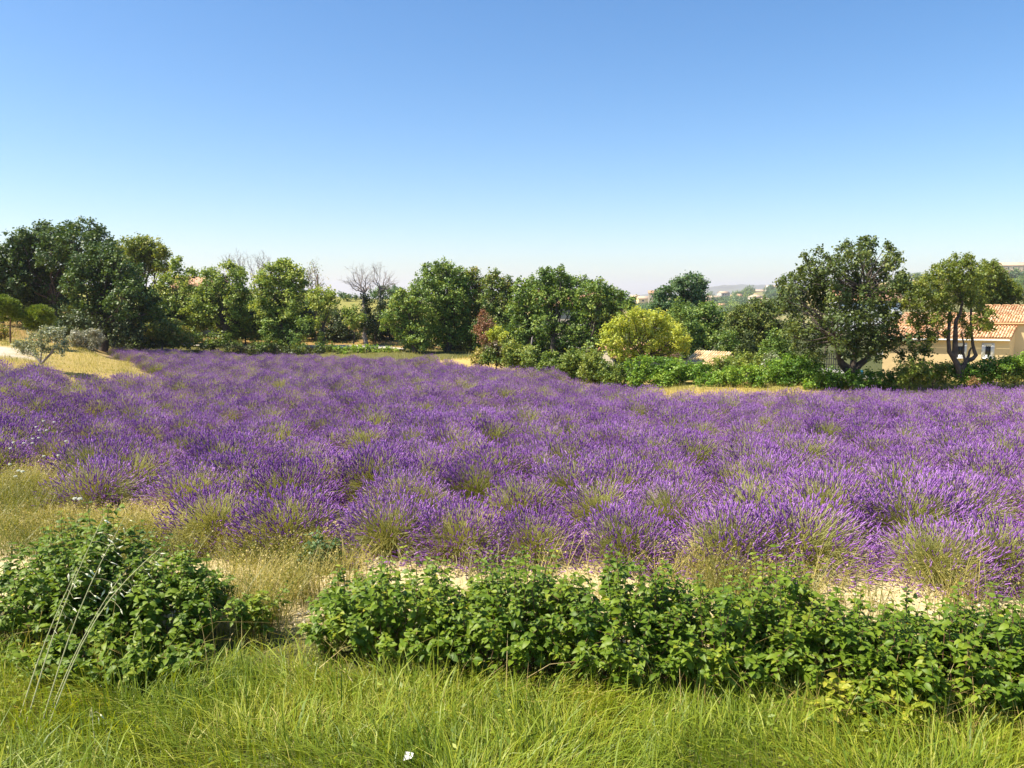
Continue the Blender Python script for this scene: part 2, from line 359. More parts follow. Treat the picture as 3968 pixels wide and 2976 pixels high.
def tree(name, label, cat, crop, d, base, lobes, leaf, mat, bark='bark', tr=.14, cover=2.6, depth=.45, group=None, gap=.2, stems=None, tint=.5, limbs=True, base_z=None, squash=.9, tuft=0):
    rng = np.random.default_rng(abs(hash(label)) % 99991 if False else sum(map(ord, label)) * 7 + len(label))
    bx, by = cropT(crop, *base); p = at(bx, by, d)
    z0 = Hf(p[0], d) if base_z is None else base_z
    root = np.array([p[0], d, z0])
    t = thing(name, label, cat, root, group)
    L_ = []
    for lx, ly, r in lobes:
        sx, sy = cropT(crop, lx, ly); L_.append((sx, sy, r * crop[2] * d / F))
    wid = max(max(l[0] for l in L_) - min(l[0] for l in L_), 1) * d / F
    cs = []
    for sx, sy, r in L_:
        off = rng.uniform(-1, 1) * depth * wid * .5
        cs.append((at(sx, sy, d + off), r))
    gl = Geo(); gt = Geo()
    for c, r in cs:
        cc = crown_leaves(gl, c, r, leaf, cover, tint + rng.uniform(-.1, .1), gap=gap * .7, rng=rng, squash=squash, grow=1.32 if d > 40 else 1.16)
        for q in cc[::4]: gt.tube(wob(c, q, 3, r * .08, rng), [tr * .07, tr * .05, tr * .02], 3)
        for _ in range(tuft):    # thin shoots beyond the outline
            e = c + np.array([rng.normal(0, .5), rng.normal(0, .4), rng.uniform(.9, 1.5)]) * r
            gt.tube(wob(c, e, 3, r * .05, rng), [tr * .1, tr * .06, tr * .02], 3)
            kk = 30; tt = rng.uniform(.35, 1.05, kk)[:, None]
            N = nrm(rng.standard_normal((kk, 3)) + np.array([0, 0, .5]))
            gl.inst(LEAF_V, LEAF_F, frames(N, rng=rng) * leaf, c + (e - c) * tt + rng.standard_normal((kk, 3)) * leaf * .7, np.clip(rng.normal(tint, .15, kk), 0, 1))
    zt = np.mean([c[2] for c, r in cs])
    if stems:
        tips = []
        for st in stems:     # (radius0, radius1, [(px,py)...]) measured stems
            pts = np.array([at(*cropT(crop, a_, b_), d + dy) for a_, b_, dy in st[2]])
            gt.tube(pts, np.linspace(st[0], st[1], len(pts)), 8); tips.append(pts[-1])
    else:
        fk = root + np.array([rng.normal(0, .08), 0, max(.25, (zt - z0) * .42)])
        gt.tube(wob(root - np.array([0, 0, .15]), fk, 5, tr * .25, rng), np.linspace(tr * 1.15, tr * .8, 5), 8); tips = [fk]
    if limbs:
        for c, r in cs:
            f0 = min(tips, key=lambda q: np.linalg.norm(q - c))
            gt.tube(wob(f0, c, 5, .06 * np.linalg.norm(c - f0), rng), np.linspace(tr * (.11 if stems else .3), tr * (.035 if stems else .08), 5), 5)
    obj('trunk', gt, M[bark], t, root)
    obj('crown', gl, M[mat], t, root)['kind'] = 'stuff'
    return t, root, cs
def shrub(name, label, crop, d, lobes, leaf, mat, cover=2.8, tint=.5, group=None, gap=.12, tr=.05, depth=.9, tuft=1):
    xs_ = np.mean([l[0] for l in lobes]); ys_ = max(l[1] + l[2] for l in lobes)
    return tree(name, label, 'shrub', crop, d, (xs_, ys_), lobes, leaf, mat, 'bark', tr, cover, depth, group, gap, None, tint, True, None, .95, tuft)

G_L = 'trees along the bank behind the field'
# left oaks
tree('oak_tree', 'dark oak cut by the left edge behind the young pines', 'tree', C1, 56, (20, 1240), [(0,560,110),(60,520,90),(-80,600,170),(30,700,120),(-60,820,170),(60,850,110),(150,820,90),(130,930,100)], .17, 'oak_dark', group=G_L)
tree('oak_tree', 'tallest dark domed oak on the left behind the two pines', 'tree', C1, 57, (560, 1250), [(190,330,85),(160,420,90),(350,330,110),(480,270,95),(690,250,80),(640,330,110),(880,250,95),(980,340,95),(1010,430,75),(300,480,150),(520,450,150),(780,450,160),(220,620,150),(450,640,170),(700,600,150),(930,560,120),(330,780,150),(180,780,120),(560,800,150),(380,900,120)], .17, 'oak_dark', tr=.3, group=G_L, gap=.12, cover=3, tuft=1)
tree('oak_tree', 'broad dark oak with hanging branches left of the pale round tree', 'tree', C1, 51, (1000, 1290), [(900,480,85),(980,500,80),(1120,500,85),(820,640,110),(1000,620,130),(1180,620,110),(760,780,110),(950,780,150),(1150,780,150),(1330,700,110),(1330,830,110),(820,900,90),(1000,930,130),(1200,940,150),(1400,920,120),(1500,950,70),(850,1030,60),(1080,1030,100),(1560,1050,60),(1450,1060,90),(760,1000,45)], .15, 'oak_dark', tr=.28, group=G_L, gap=.12, tuft=1, tint=.62)
tree('round_tree', 'light olive green round crown leaning right of the dark oaks', 'tree', C1, 63, (1410, 1200), [(1330,380,80),(1390,350,55),(1240,430,85),(1180,480,80),(1450,430,90),(1560,430,75),(1610,470,50),(1500,510,90),(1590,590,65),(1640,620,40),(1370,520,90),(1530,620,60),(1280,560,90),(1360,640,70)], .15, 'almond', tr=.3, group=G_L, gap=.05, cover=3.2)
shrub('undergrowth_shrub', 'dark shrub in deep shade under the broad left oak', C1, 50, [(700,1150,90),(850,1180,100),(1000,1200,100),(1180,1210,110),(1330,1240,90),(640,1260,60)], .14, 'ivy')  # filler shrub; its dark leaf colour deepens the shade under the oak
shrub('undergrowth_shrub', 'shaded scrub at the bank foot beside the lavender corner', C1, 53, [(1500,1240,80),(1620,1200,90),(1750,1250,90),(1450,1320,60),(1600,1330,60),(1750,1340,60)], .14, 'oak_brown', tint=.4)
# ragged light trees
tree('ash_tree', 'airy pale tree with a bare dark pole trunk showing', 'tree', C2, 58, (270, 1260), [(240,390,50),(290,345,36),(260,450,55),(80,580,75),(150,640,80),(400,500,60),(450,490,40),(330,600,70),(220,560,70),(60,680,75),(320,720,90),(430,760,110),(210,820,110),(300,900,120),(90,860,70),(160,960,90),(250,1060,70)], .14, 'ash', tr=.16, group=G_L, gap=.38, cover=2.2, tuft=4)
tree('ash_tree', 'leafy tree beside a dark ivy column below bare twigs', 'tree', C2, 57, (830, 1280), [(600,520,70),(680,500,60),(700,580,80),(850,430,60),(900,450,60),(960,560,95),(1000,480,60),(980,680,100),(900,760,100),(620,700,100),(560,800,110),(680,830,110),(520,930,110),(650,960,90),(940,880,90),(1060,780,80),(900,980,70),(1050,1000,70),(930,1150,60),(1080,1130,50)], .14, 'ash', tr=.18, group=G_L, gap=.28, cover=2.4, tuft=4, tint=.45)
tree('ivy_column', 'dark ivy covered trunk rising between two pale trees', 'tree', C2, 58.5, (800, 1250), [(790,560,65),(780,660,75),(800,760,75),(810,860,80),(830,960,80),(870,1060,90),(1000,1100,90),(1150,980,60),(1180,1080,70)], .13, 'ivy', group=G_L)
tree('maple_tree', 'tall light green tree left of the two bare trees', 'tree', C2, 56, (1500, 1330), [(1440,400,60),(1520,385,55),(1600,450,70),(1360,480,75),(1270,560,80),(1470,520,110),(1620,560,90),(1720,520,60),(1740,640,60),(1220,660,80),(1350,640,100),(1500,680,120),(1650,700,100),(1290,780,110),(1450,820,130),(1620,830,110),(1250,900,85),(1420,960,120),(1580,960,110),(1250,1020,60),(1480,1060,90)], .14, 'ash', tr=.22, group=G_L, gap=.2, cover=2.6, tuft=4, tint=.55)
tree('maple_tree', 'shaded lower tree crown with ivy under the tall light green tree', 'tree', C2, 57.5, (1560, 1330), [(1300,800,90),(1600,900,130),(1450,1080,110),(1620,1090,110),(1750,1000,90),(1700,1150,90),(1350,1180,80),(1550,1230,90)], .14, 'ivy', group=G_L)
tree('hazel_tree', 'yellowing low tree with a drooping green spray by the road', 'tree', C2, 55, (1960, 1350), [(1830,760,60),(1900,740,70),(1990,740,75),(2070,790,70),(1950,830,85),(1880,860,60),(2040,880,75),(1990,960,60),(1950,1050,50),(1930,1130,40),(1945,1210,38),(1955,1290,40)], .13, 'ash', group=G_L, gap=.2, tint=.7, tuft=1)
shrub('undergrowth_shrub', 'low green scrub at the lavender edge below the airy pale tree', C2, 54, [(280,1200,70),(230,1260,60),(370,1290,60),(480,1250,60),(700,1280,70),(800,1250,60),(1300,1320,60),(1450,1360,70),(1200,1370,60),(950,1330,50),(620,1340,50),(1700,1370,60),(1900,1370,50),(2050,1370,50)], .12, 'shrub', depth=.1, tint=.4)

shrub('edge_weeds', 'sunlit low weeds before the pale road at the far field edge', C3, 53, [(300,1265,35),(380,1270,32),(460,1260,35),(540,1255,38),(610,1262,34),(690,1262,34),(770,1270,32),(850,1272,30),(930,1278,30)], .11, 'bright', depth=.04, tint=.75, gap=.25)
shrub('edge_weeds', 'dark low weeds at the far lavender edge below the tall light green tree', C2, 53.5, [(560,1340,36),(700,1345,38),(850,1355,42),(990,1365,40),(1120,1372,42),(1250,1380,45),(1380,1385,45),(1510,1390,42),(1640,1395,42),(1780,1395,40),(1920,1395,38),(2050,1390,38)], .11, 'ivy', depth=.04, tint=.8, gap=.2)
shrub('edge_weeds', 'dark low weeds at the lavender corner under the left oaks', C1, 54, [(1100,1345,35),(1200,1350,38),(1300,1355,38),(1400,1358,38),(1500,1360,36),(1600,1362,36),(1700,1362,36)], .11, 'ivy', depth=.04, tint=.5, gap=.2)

def bare_tree(label, crop, d, base, fork, tips, tr, n=26, mat='bark_grey', ivy=None, leaves=0):
    rng = np.random.default_rng(sum(map(ord, label)))
    p = at(*cropT(crop, *base), d); root = np.array([p[0], d, Hf(p[0], d)])
    t = thing('bare_tree', label, 'tree', root, 'bare trees on the bank')
    f0 = at(*cropT(crop, *fork), d); g = Geo()
    g.tube(wob(root, f0, 6, tr * .4, rng), np.linspace(tr * 1.2, tr * .8, 6), 8)
    tw = []
    for (tx, ty) in tips:
        e = at(*cropT(crop, tx, ty), d + rng.uniform(-1, 1))
        path = wob(f0, e, 6, .10, rng); path[:, 0] += np.sin(np.linspace(0, 3.1, 6)) * (e[0] - f0[0]) * .18
        g.tube(path, np.linspace(tr * .36, .008, 6), 5)
        for _ in range(n // 3):
            u = rng.uniform(.25, .95); i_ = u * 5; a_ = path[int(i_)] + (path[min(int(i_) + 1, 5)] - path[int(i_)]) * (i_ % 1)
            dirn = nrm(nrm(e - f0) + rng.standard_normal(3) * .42); l_ = rng.uniform(.4, 1.1) * (1.15 - u * .5)
            b_ = a_ + dirn * l_
            g.tube(wob(a_, b_, 3, .04, rng), [.010, .007, .004], 3)
            for _ in range(2):
                c_ = a_ + (b_ - a_) * rng.uniform(.4, .95); e_ = c_ + nrm(dirn + rng.standard_normal(3) * .5) * l_ * .5
                g.tube(np.array([c_, (c_ + e_) / 2, e_]), [.006, .005, .003], 3); tw.append(e_)
    obj('trunk', g, M[mat], t, root)
    if ivy:
        gi = Geo()
        for lx, ly, r in ivy: crown_leaves(gi, at(*cropT(crop, lx, ly), d), r * crop[2] * d / F, .12, 2.8, .4, rng=rng)
        obj('ivy', gi, M['ivy'], t, root)['kind'] = 'stuff'
    if leaves:
        gi = Geo(); tw = np.array(tw); tw = tw[rng.integers(0, len(tw), leaves)] + rng.standard_normal((leaves, 3)) * .12
        gi.inst(LEAF_V, LEAF_F, frames(nrm(rng.standard_normal((leaves, 3)))) * .11, tw, rng.random(leaves)); obj('leaves', gi, M['oak_brown'], t, root)['kind'] = 'stuff'
bare_tree('bare tree with a thick ivy clad trunk on the open bank', C3, 58, (605, 1080), (585, 650), [(430,510),(470,430),(510,400),(550,390),(590,420),(630,440),(660,500),(500,560),(640,570),(420,540)], .15, 34, ivy=[(580,700,45),(595,760,55),(600,830,60),(605,900,75),(620,970,70),(640,1040,75),(560,1000,60)])
bare_tree('thinner bare tree just right of the ivy clad bare trunk', C3, 61, (775, 1000), (750, 620), [(680,370),(700,400),(750,390),(800,420),(850,470),(900,510),(880,560),(690,440),(800,500)], .11, 28, ivy=[(755,650,25),(760,710,32),(770,780,42),(775,850,50)])
bare_tree('bare grey twigs standing above the ivy column', C2, 64, (990, 900), (990, 480), [(940,330),(970,260),(1000,240),(1030,300),(1060,360),(930,400)], .08, 20)
bare_tree('leafless crown rising beside the tall light green tree', C2, 65, (1250, 800), (1260, 480), [(1190,330),(1220,280),(1250,265),(1280,290),(1310,330),(1230,360),(1300,400)], .11, 26)
bare_tree('slender leafless tree leaning left under the leafless crown', C2, 65, (1170, 800), (1160, 560), [(1090,330),(1110,300),(1140,420),(1180,480)], .07, 14)
bare_tree('half dead reddish twiggy tree beside the wooden post', C2, 62, (1830, 900), (1830, 690), [(1780,480),(1810,420),(1850,390),(1880,430),(1900,520),(1790,560),(1940,600)], .08, 24, 'twig', leaves=260)
bare_tree('faint bare twigs above the leaves left of the bare grey twigs', C2, 64, (860, 900), (870, 450), [(810,330),(840,290),(870,270),(890,320),(790,420)], .06, 16)

# wooden posts
def post(label, top, bot, d, r, mat='wood', name='wooden_post'):
    a_, b_ = at(*bot, d), at(*top, d); g = Geo(); a_ = a_ - nrm(b_ - a_) * .3
    g.tube(np.array([a_, (a_ + b_) / 2, b_ - nrm(b_ - a_) * .03, b_]), [r, r * .95, r * .9, r * .4], 8)
    o = obj(name, g, M[mat], None, a_); tag(o, label, 'post')
post('dark wooden post standing up among twigs on the left skyline', (1230, 1063), (1233, 1180), 66, .09)
post('thin pale pole leaning over the shrubs beside the purple field', (2063, 1306), (2052, 1385), 43, .045, 'bark_grey')

# centre trees
G_C = 'oaks behind the middle of the field'
shrub('hill_tree', 'far grey green trees on the meadow crest behind the bare trees', C3, 100, [(690,690,50),(830,660,60),(900,640,55),(760,640,40),(980,680,60),(370,690,25),(420,700,25),(480,705,25),(330,685,20)], .2, 'oak_blue')
shrub('undergrowth_shrub', 'sunlit shrub left of the ivy clad bare trunk', C3, 57, [(480,880,55),(430,930,55),(530,920,50),(470,990,50),(400,850,40)], .12, 'ash')
shrub('undergrowth_shrub', 'dark scrub below the thinner bare tree', C3, 59, [(760,860,60),(700,950,80),(820,930,60),(800,800,45),(640,980,70),(560,1050,60)], .12, 'ivy', tint=.6)
tree('oak_tree', 'small front oak spreading right of the thinner bare tree', 'tree', C3, 53, (1130, 1290), [(980,680,55),(930,740,60),(1050,700,80),(1130,620,70),(860,920,80),(820,990,55),(950,860,100),(1070,850,110),(1180,760,100),(950,1000,90),(1080,990,110),(1200,930,110),(1000,1110,75),(1130,1110,100),(1230,1060,90),(1080,1230,70),(1190,1200,80)], .13, 'oak', tr=.2, group=G_C, gap=.18, tuft=1, tint=.6)
tree('oak_tree', 'large oak at the centre of the photo', 'tree', C3, 55, (1480, 1330), [(1260,390,45),(1300,430,60),(1380,380,55),(1450,380,55),(1500,430,70),(1600,450,60),(1230,520,80),(1350,510,90),(1450,520,100),(1590,550,100),(1320,640,120),(1480,660,140),(1640,640,110),(1380,800,140),(1550,820,140),(1400,960,130),(1560,980,130),(1350,1080,100),(1500,1110,110),(1620,1120,90),(1450,1210,70)], .13, 'oak', tr=.28, group=G_C, gap=.2, tuft=2, cover=2.6)
tree('oak_tree', 'bronze tinged oak behind the red dead bush', 'tree', C3, 56, (1850, 1300), [(1690,460,50),(1740,450,60),(1790,530,70),(1700,560,90),(1750,680,110),(1880,640,90),(1680,800,110),(1800,820,110),(1750,960,110),(1650,1000,80),(1870,900,90),(1700,1130,90),(1800,1180,80)], .13, 'oak_brown', tr=.25, group=G_C, gap=.2, tint=.55, tuft=1)
tree('oak_tree', 'oak with three knobbly tops left of the sky notch', 'tree', C3, 54, (2060, 1280), [(1970,470,55),(1910,520,50),(2010,520,60),(2080,570,55),(2130,530,45),(2140,600,45),(1960,620,80),(2070,660,85),(2150,720,90),(1940,750,90),(2040,800,110),(2130,880,100),(2000,930,100),(2100,1020,100),(2020,1080,80)], .13, 'oak_brown', tr=.25, group=G_C, gap=.2, tint=.35, tuft=1)
tree('oak_tree', 'oak right of the sky notch above the leaning pole', 'tree', C4, 51, (600, 1060), [(540,370,40),(500,420,45),(640,370,60),(580,440,75),(690,420,80),(560,540,90),(680,540,100),(500,640,90),(620,670,110),(540,780,90),(660,800,100),(480,880,80),(600,900,90),(720,900,80)], .13, 'oak', tr=.22, group=G_C, gap=.18, tuft=1)
tree('oak_tree', 'tallest oak right of centre hiding a pink tiled house', 'tree', C4, 50, (855, 1050), [(750,290,50),(790,270,40),(890,260,45),(900,310,40),(840,340,70),(760,370,70),(980,320,35),(990,380,70),(900,420,90),(1010,470,90),(780,500,110),(920,530,100),(1040,560,90),(760,620,90),(850,600,60),(1100,650,80),(760,750,90),(1000,790,90),(880,780,60),(1060,860,90),(780,880,70),(960,930,80),(850,930,50)], .125, 'oak', tr=.2, group=G_C, gap=.22, tuft=2, tint=.45)
tree('oak_tree', 'rounded oak sloping down to the yellow green tree', 'tree', C4, 49, (1200, 1060), [(1060,370,45),(1130,370,55),(1200,390,50),(1280,370,45),(1180,470,90),(1290,470,80),(1380,460,60),(1450,490,60),(1520,510,50),(1570,560,50),(1400,560,90),(1260,590,110),(1150,620,100),(1500,630,80),(1380,690,100),(1220,740,110),(1450,740,80),(1300,830,100),(1170,880,90),(1250,950,80)], .125, 'oak', tr=.22, group=G_C, gap=.18, tuft=2, tint=.5)
shrub('dead_bush', 'rust red dead bush at the field edge below the oaks', C3, 45, [(1855,860,28),(1840,910,38),(1870,970,55),(1930,980,45),(1830,1040,50),(1790,1070,40),(1870,1110,60),(1900,1170,60),(1930,1220,45)], .07, 'dead', gap=.45, cover=2)
shrub('vine_bush', 'small bright yellow green bush beside the rust red dead bush', C3, 44, [(1960,1100,40),(2010,1085,45),(2070,1090,42),(2000,1140,45),(2060,1150,42),(2030,1190,35)], .10, 'gold', cover=3.2, tint=.3)
tree('yellow_tree', 'round yellow green tree glowing behind the field edge shrubs', 'tree', C4, 38, (1700, 1160), [(1640,650,55),(1590,680,45),(1700,690,60),(1790,690,70),(1880,720,65),(1480,760,70),(1400,780,55),(1570,780,95),(1690,800,100),(1820,800,100),(1960,790,75),(2030,830,60),(1350,860,65),(1460,880,90),(1600,900,110),(1760,920,110),(1900,900,100),(2050,900,75),(2110,930,45),(1340,950,60),(1430,990,85),(1560,1010,90),(1700,1030,80),(1850,1010,90),(1980,990,80),(2080,1000,60),(1460,1060,60),(1950,1070,60)], .085, 'gold', tr=.14, gap=.1, cover=2.8, tuft=1)
G_R = 'oaks behind the right part of the field'
tree('oak_tree', 'tall bluish oak on the skyline left of the far village', 'tree', C5, 62, (150, 1000), [(80,530,60),(150,490,65),(230,480,65),(300,490,45),(330,540,35),(30,560,60),(-60,590,55),(-110,620,50),(180,580,85),(270,590,65),(80,640,90),(-40,680,80),(200,690,100),(310,680,60),(100,770,100),(-50,780,100),(240,790,80),(-140,700,60),(-130,800,80),(-20,870,80)], .15, 'oak_blue', tr=.26, group=G_R, gap=.18, tuft=2)
tree('oak_tree', 'dense mid green oak above the small beige roof', 'tree', C5, 49, (380, 1160), [(300,790,70),(380,770,60),(450,830,75),(500,880,65),(250,860,80),(360,880,90),(180,950,80),(290,980,100),(420,980,100),(510,980,60),(200,1070,80),(330,1090,90),(440,1080,80),(120,860,60),(80,930,60)], .12, 'oak', tr=.2, group=G_R, gap=.15, tint=.45, tuft=1)
tree('oak_tree', 'wide oak in front of the village between bluish oak and big oak', 'tree', C5, 43, (850, 1290), [(600,850,55),(660,820,60),(760,780,65),(840,740,65),(930,730,70),(1000,780,85),(720,870,95),(860,860,110),(990,900,105),(620,950,90),(750,980,110),(900,1000,110),(1050,990,90),(560,1040,60),(680,1080,95),(830,1090,100),(960,1090,90),(1090,1080,75),(720,1180,80),(830,1200,80),(640,1140,60)], .11, 'oak_olive', tr=.22, group=G_R, gap=.15, tint=.5, tuft=1)
tree('cypress_bush', 'dark conical bush in front of the wide oak', 'tree', C5, 38, (770, 1320), [(760,1020,40),(750,1090,55),(770,1150,65),(790,1210,70),(820,1260,60),(850,1230,50),(700,1180,50)], .08, 'ivy', tr=.06, tint=.7)
tree('oak_tree', 'biggest nearby oak with ragged top left of the ochre house', 'tree', C6, 32.5, (250, 1400),
     [(-101,200,45),(-191,260,40),(-141,300,45),(-251,370,26),(-261,430,36),(-341,440,30),(-421,470,28),(-441,510,30),(-181,400,65),(-81,360,70),(-301,510,60),(-381,570,60),(-201,520,85),(-81,520,90),(-451,620,40),(-351,660,75),(-231,650,85),(-101,660,90),(-471,710,40),(-381,780,75),(-251,790,85),(-111,800,90),(-351,900,75),(-211,930,90),(-81,950,90),(-311,1030,75),(-181,1060,85),(-61,1080,90),(-281,1140,70),(-151,1190,75),(-51,1230,60),(-381,1000,60),(160,170,42),(210,130,38),(230,190,50),(345,100,32),(400,90,40),(450,110,42),(390,170,60),(330,220,65),(470,190,55),(440,260,65),(210,250,60),(290,290,70),(150,290,60),(60,290,50),(20,250,35),(605,130,24),(635,170,28),(650,220,40),(710,240,30),(730,280,30),(690,310,40),(600,290,45),(640,340,40),(570,370,55),(20,360,60),(100,380,75),(220,390,85),(370,380,85),(490,370,75),(750,410,22),(760,440,20),(590,440,60),(-60,420,50),(-90,480,55),(20,480,90),(160,510,100),(310,500,100),(460,500,100),(640,510,70),(720,500,45),(800,500,40),(-110,570,60),(-20,600,100),(130,640,110),(280,640,110),(430,640,110),(580,620,90),(710,600,75),(820,560,50),(-40,720,90),(90,770,110),(240,790,115),(400,790,115),(550,770,100),(680,740,80),(0,860,90),(130,900,110),(290,930,115),(450,930,115),(600,890,90),(710,850,60),(40,1010,90),(180,1050,105),(340,1070,110),(500,1060,105),(640,1000,80),(90,1130,80),(250,1170,85),(420,1180,85),(560,1160,75),(680,1110,60),(760,1060,55),(830,1080,55),(910,1040,50),(1000,1060,55),(1080,1040,45),(840,1170,45),(930,1160,40),(1010,1130,35),(1000,1190,25),(770,1230,35),(860,1250,30),(950,1290,22),(170,1230,50),(500,1240,50)],
     .095, 'oak_olive', tr=.3, group=G_R, gap=.22, tint=.38, cover=2.3, depth=.6, tuft=1,
     stems=[(.24,.07,[(250,1420,0),(240,1380,0),(190,1330,0),(150,1290,-.2),(120,1180,-.4),(110,1050,-.6)]),(.20,.06,[(255,1410,0),(290,1360,.1),(330,1310,.2),(400,1260,.2),(450,1180,.3),(470,1040,.4)]),(.15,.03,[(260,1390,0),(270,1300,.1),(290,1180,.1),(320,980,.1),(370,760,0),(385,600,0)])])
tree('almond_tree', 'tree with crooked forked trunk standing before the ochre wall', 'tree', C6, 31, (1330, 1420),
     [(1080,380,50),(1150,360,50),(1210,320,50),(1300,290,60),(1370,270,50),(1430,290,45),(1440,350,50),(1250,390,80),(1350,380,80),(1120,440,75),(1010,480,60),(930,510,55),(1200,490,95),(1330,490,95),(1430,460,70),(890,590,65),(1000,590,90),(1130,600,100),(1270,610,100),(1400,590,90),(1490,550,70),(820,670,60),(930,690,80),(1060,710,90),(1190,720,95),(1320,720,85),(1430,690,75),(800,740,45),(900,770,60),(1020,790,60),(1150,800,60),(1530,690,70),(1560,780,65),(1620,830,55),(1590,900,55),(1530,960,50),(1620,960,40),(1000,880,45),(920,930,40),(1080,930,45),(1130,900,40),(1430,980,35),(1400,1040,30),(1060,1030,40),(1480,870,40),(1180,1010,30),(880,850,50),(960,860,50),(1060,870,50),(1250,850,40),(1350,860,50),(900,970,40),(1000,1000,40),(840,900,35),(1380,920,40),(1540,880,40)],
     .075, 'almond', tr=.10, gap=.26, cover=2.1, tint=.45, tuft=2,
     stems=[(.13,.045,[(1325,1430,0),(1318,1350,0),(1290,1290,0),(1250,1220,0),(1220,1180,0),(1212,1050,0),(1225,850,.1),(1230,740,.2)]),(.12,.04,[(1275,1240,0),(1278,1150,0),(1282,1000,0),(1285,880,-.1),(1330,800,-.1),(1350,680,-.2)]),(.11,.035,[(1335,1420,0),(1360,1330,0),(1395,1270,0),(1455,1250,0),(1485,1215,0),(1470,1180,0),(1455,1120,0),(1440,1000,0),(1435,820,0),(1440,700,.1)]),(.06,.03,[(1385,1275,0),(1415,1220,0),(1420,1180,0),(1440,1140,0)]),(.05,.025,[(1380,1285,0),(1360,1200,0),(1365,1100,0),(1340,1000,0)]),(.04,.02,[(1215,1060,0),(1160,1020,-.1),(1120,1000,-.2)])])
tree('almond_tree', 'feathery green tree rising behind the ochre house roof', 'tree', C6, 47, (1620, 1000), [(1540,370,50),(1600,340,50),(1660,350,50),(1700,390,45),(1580,440,80),(1690,460,75),(1500,480,60),(1550,550,90),(1680,560,95),(1790,560,70),(1850,600,60),(1480,620,80),(1600,660,95),(1730,660,90),(1850,680,65),(1920,660,45),(1560,740,70),(1680,740,70),(1900,600,35),(1600,800,50),(1660,790,45)], .11, 'almond', tr=.16, gap=.12, tint=.45, tuft=2)

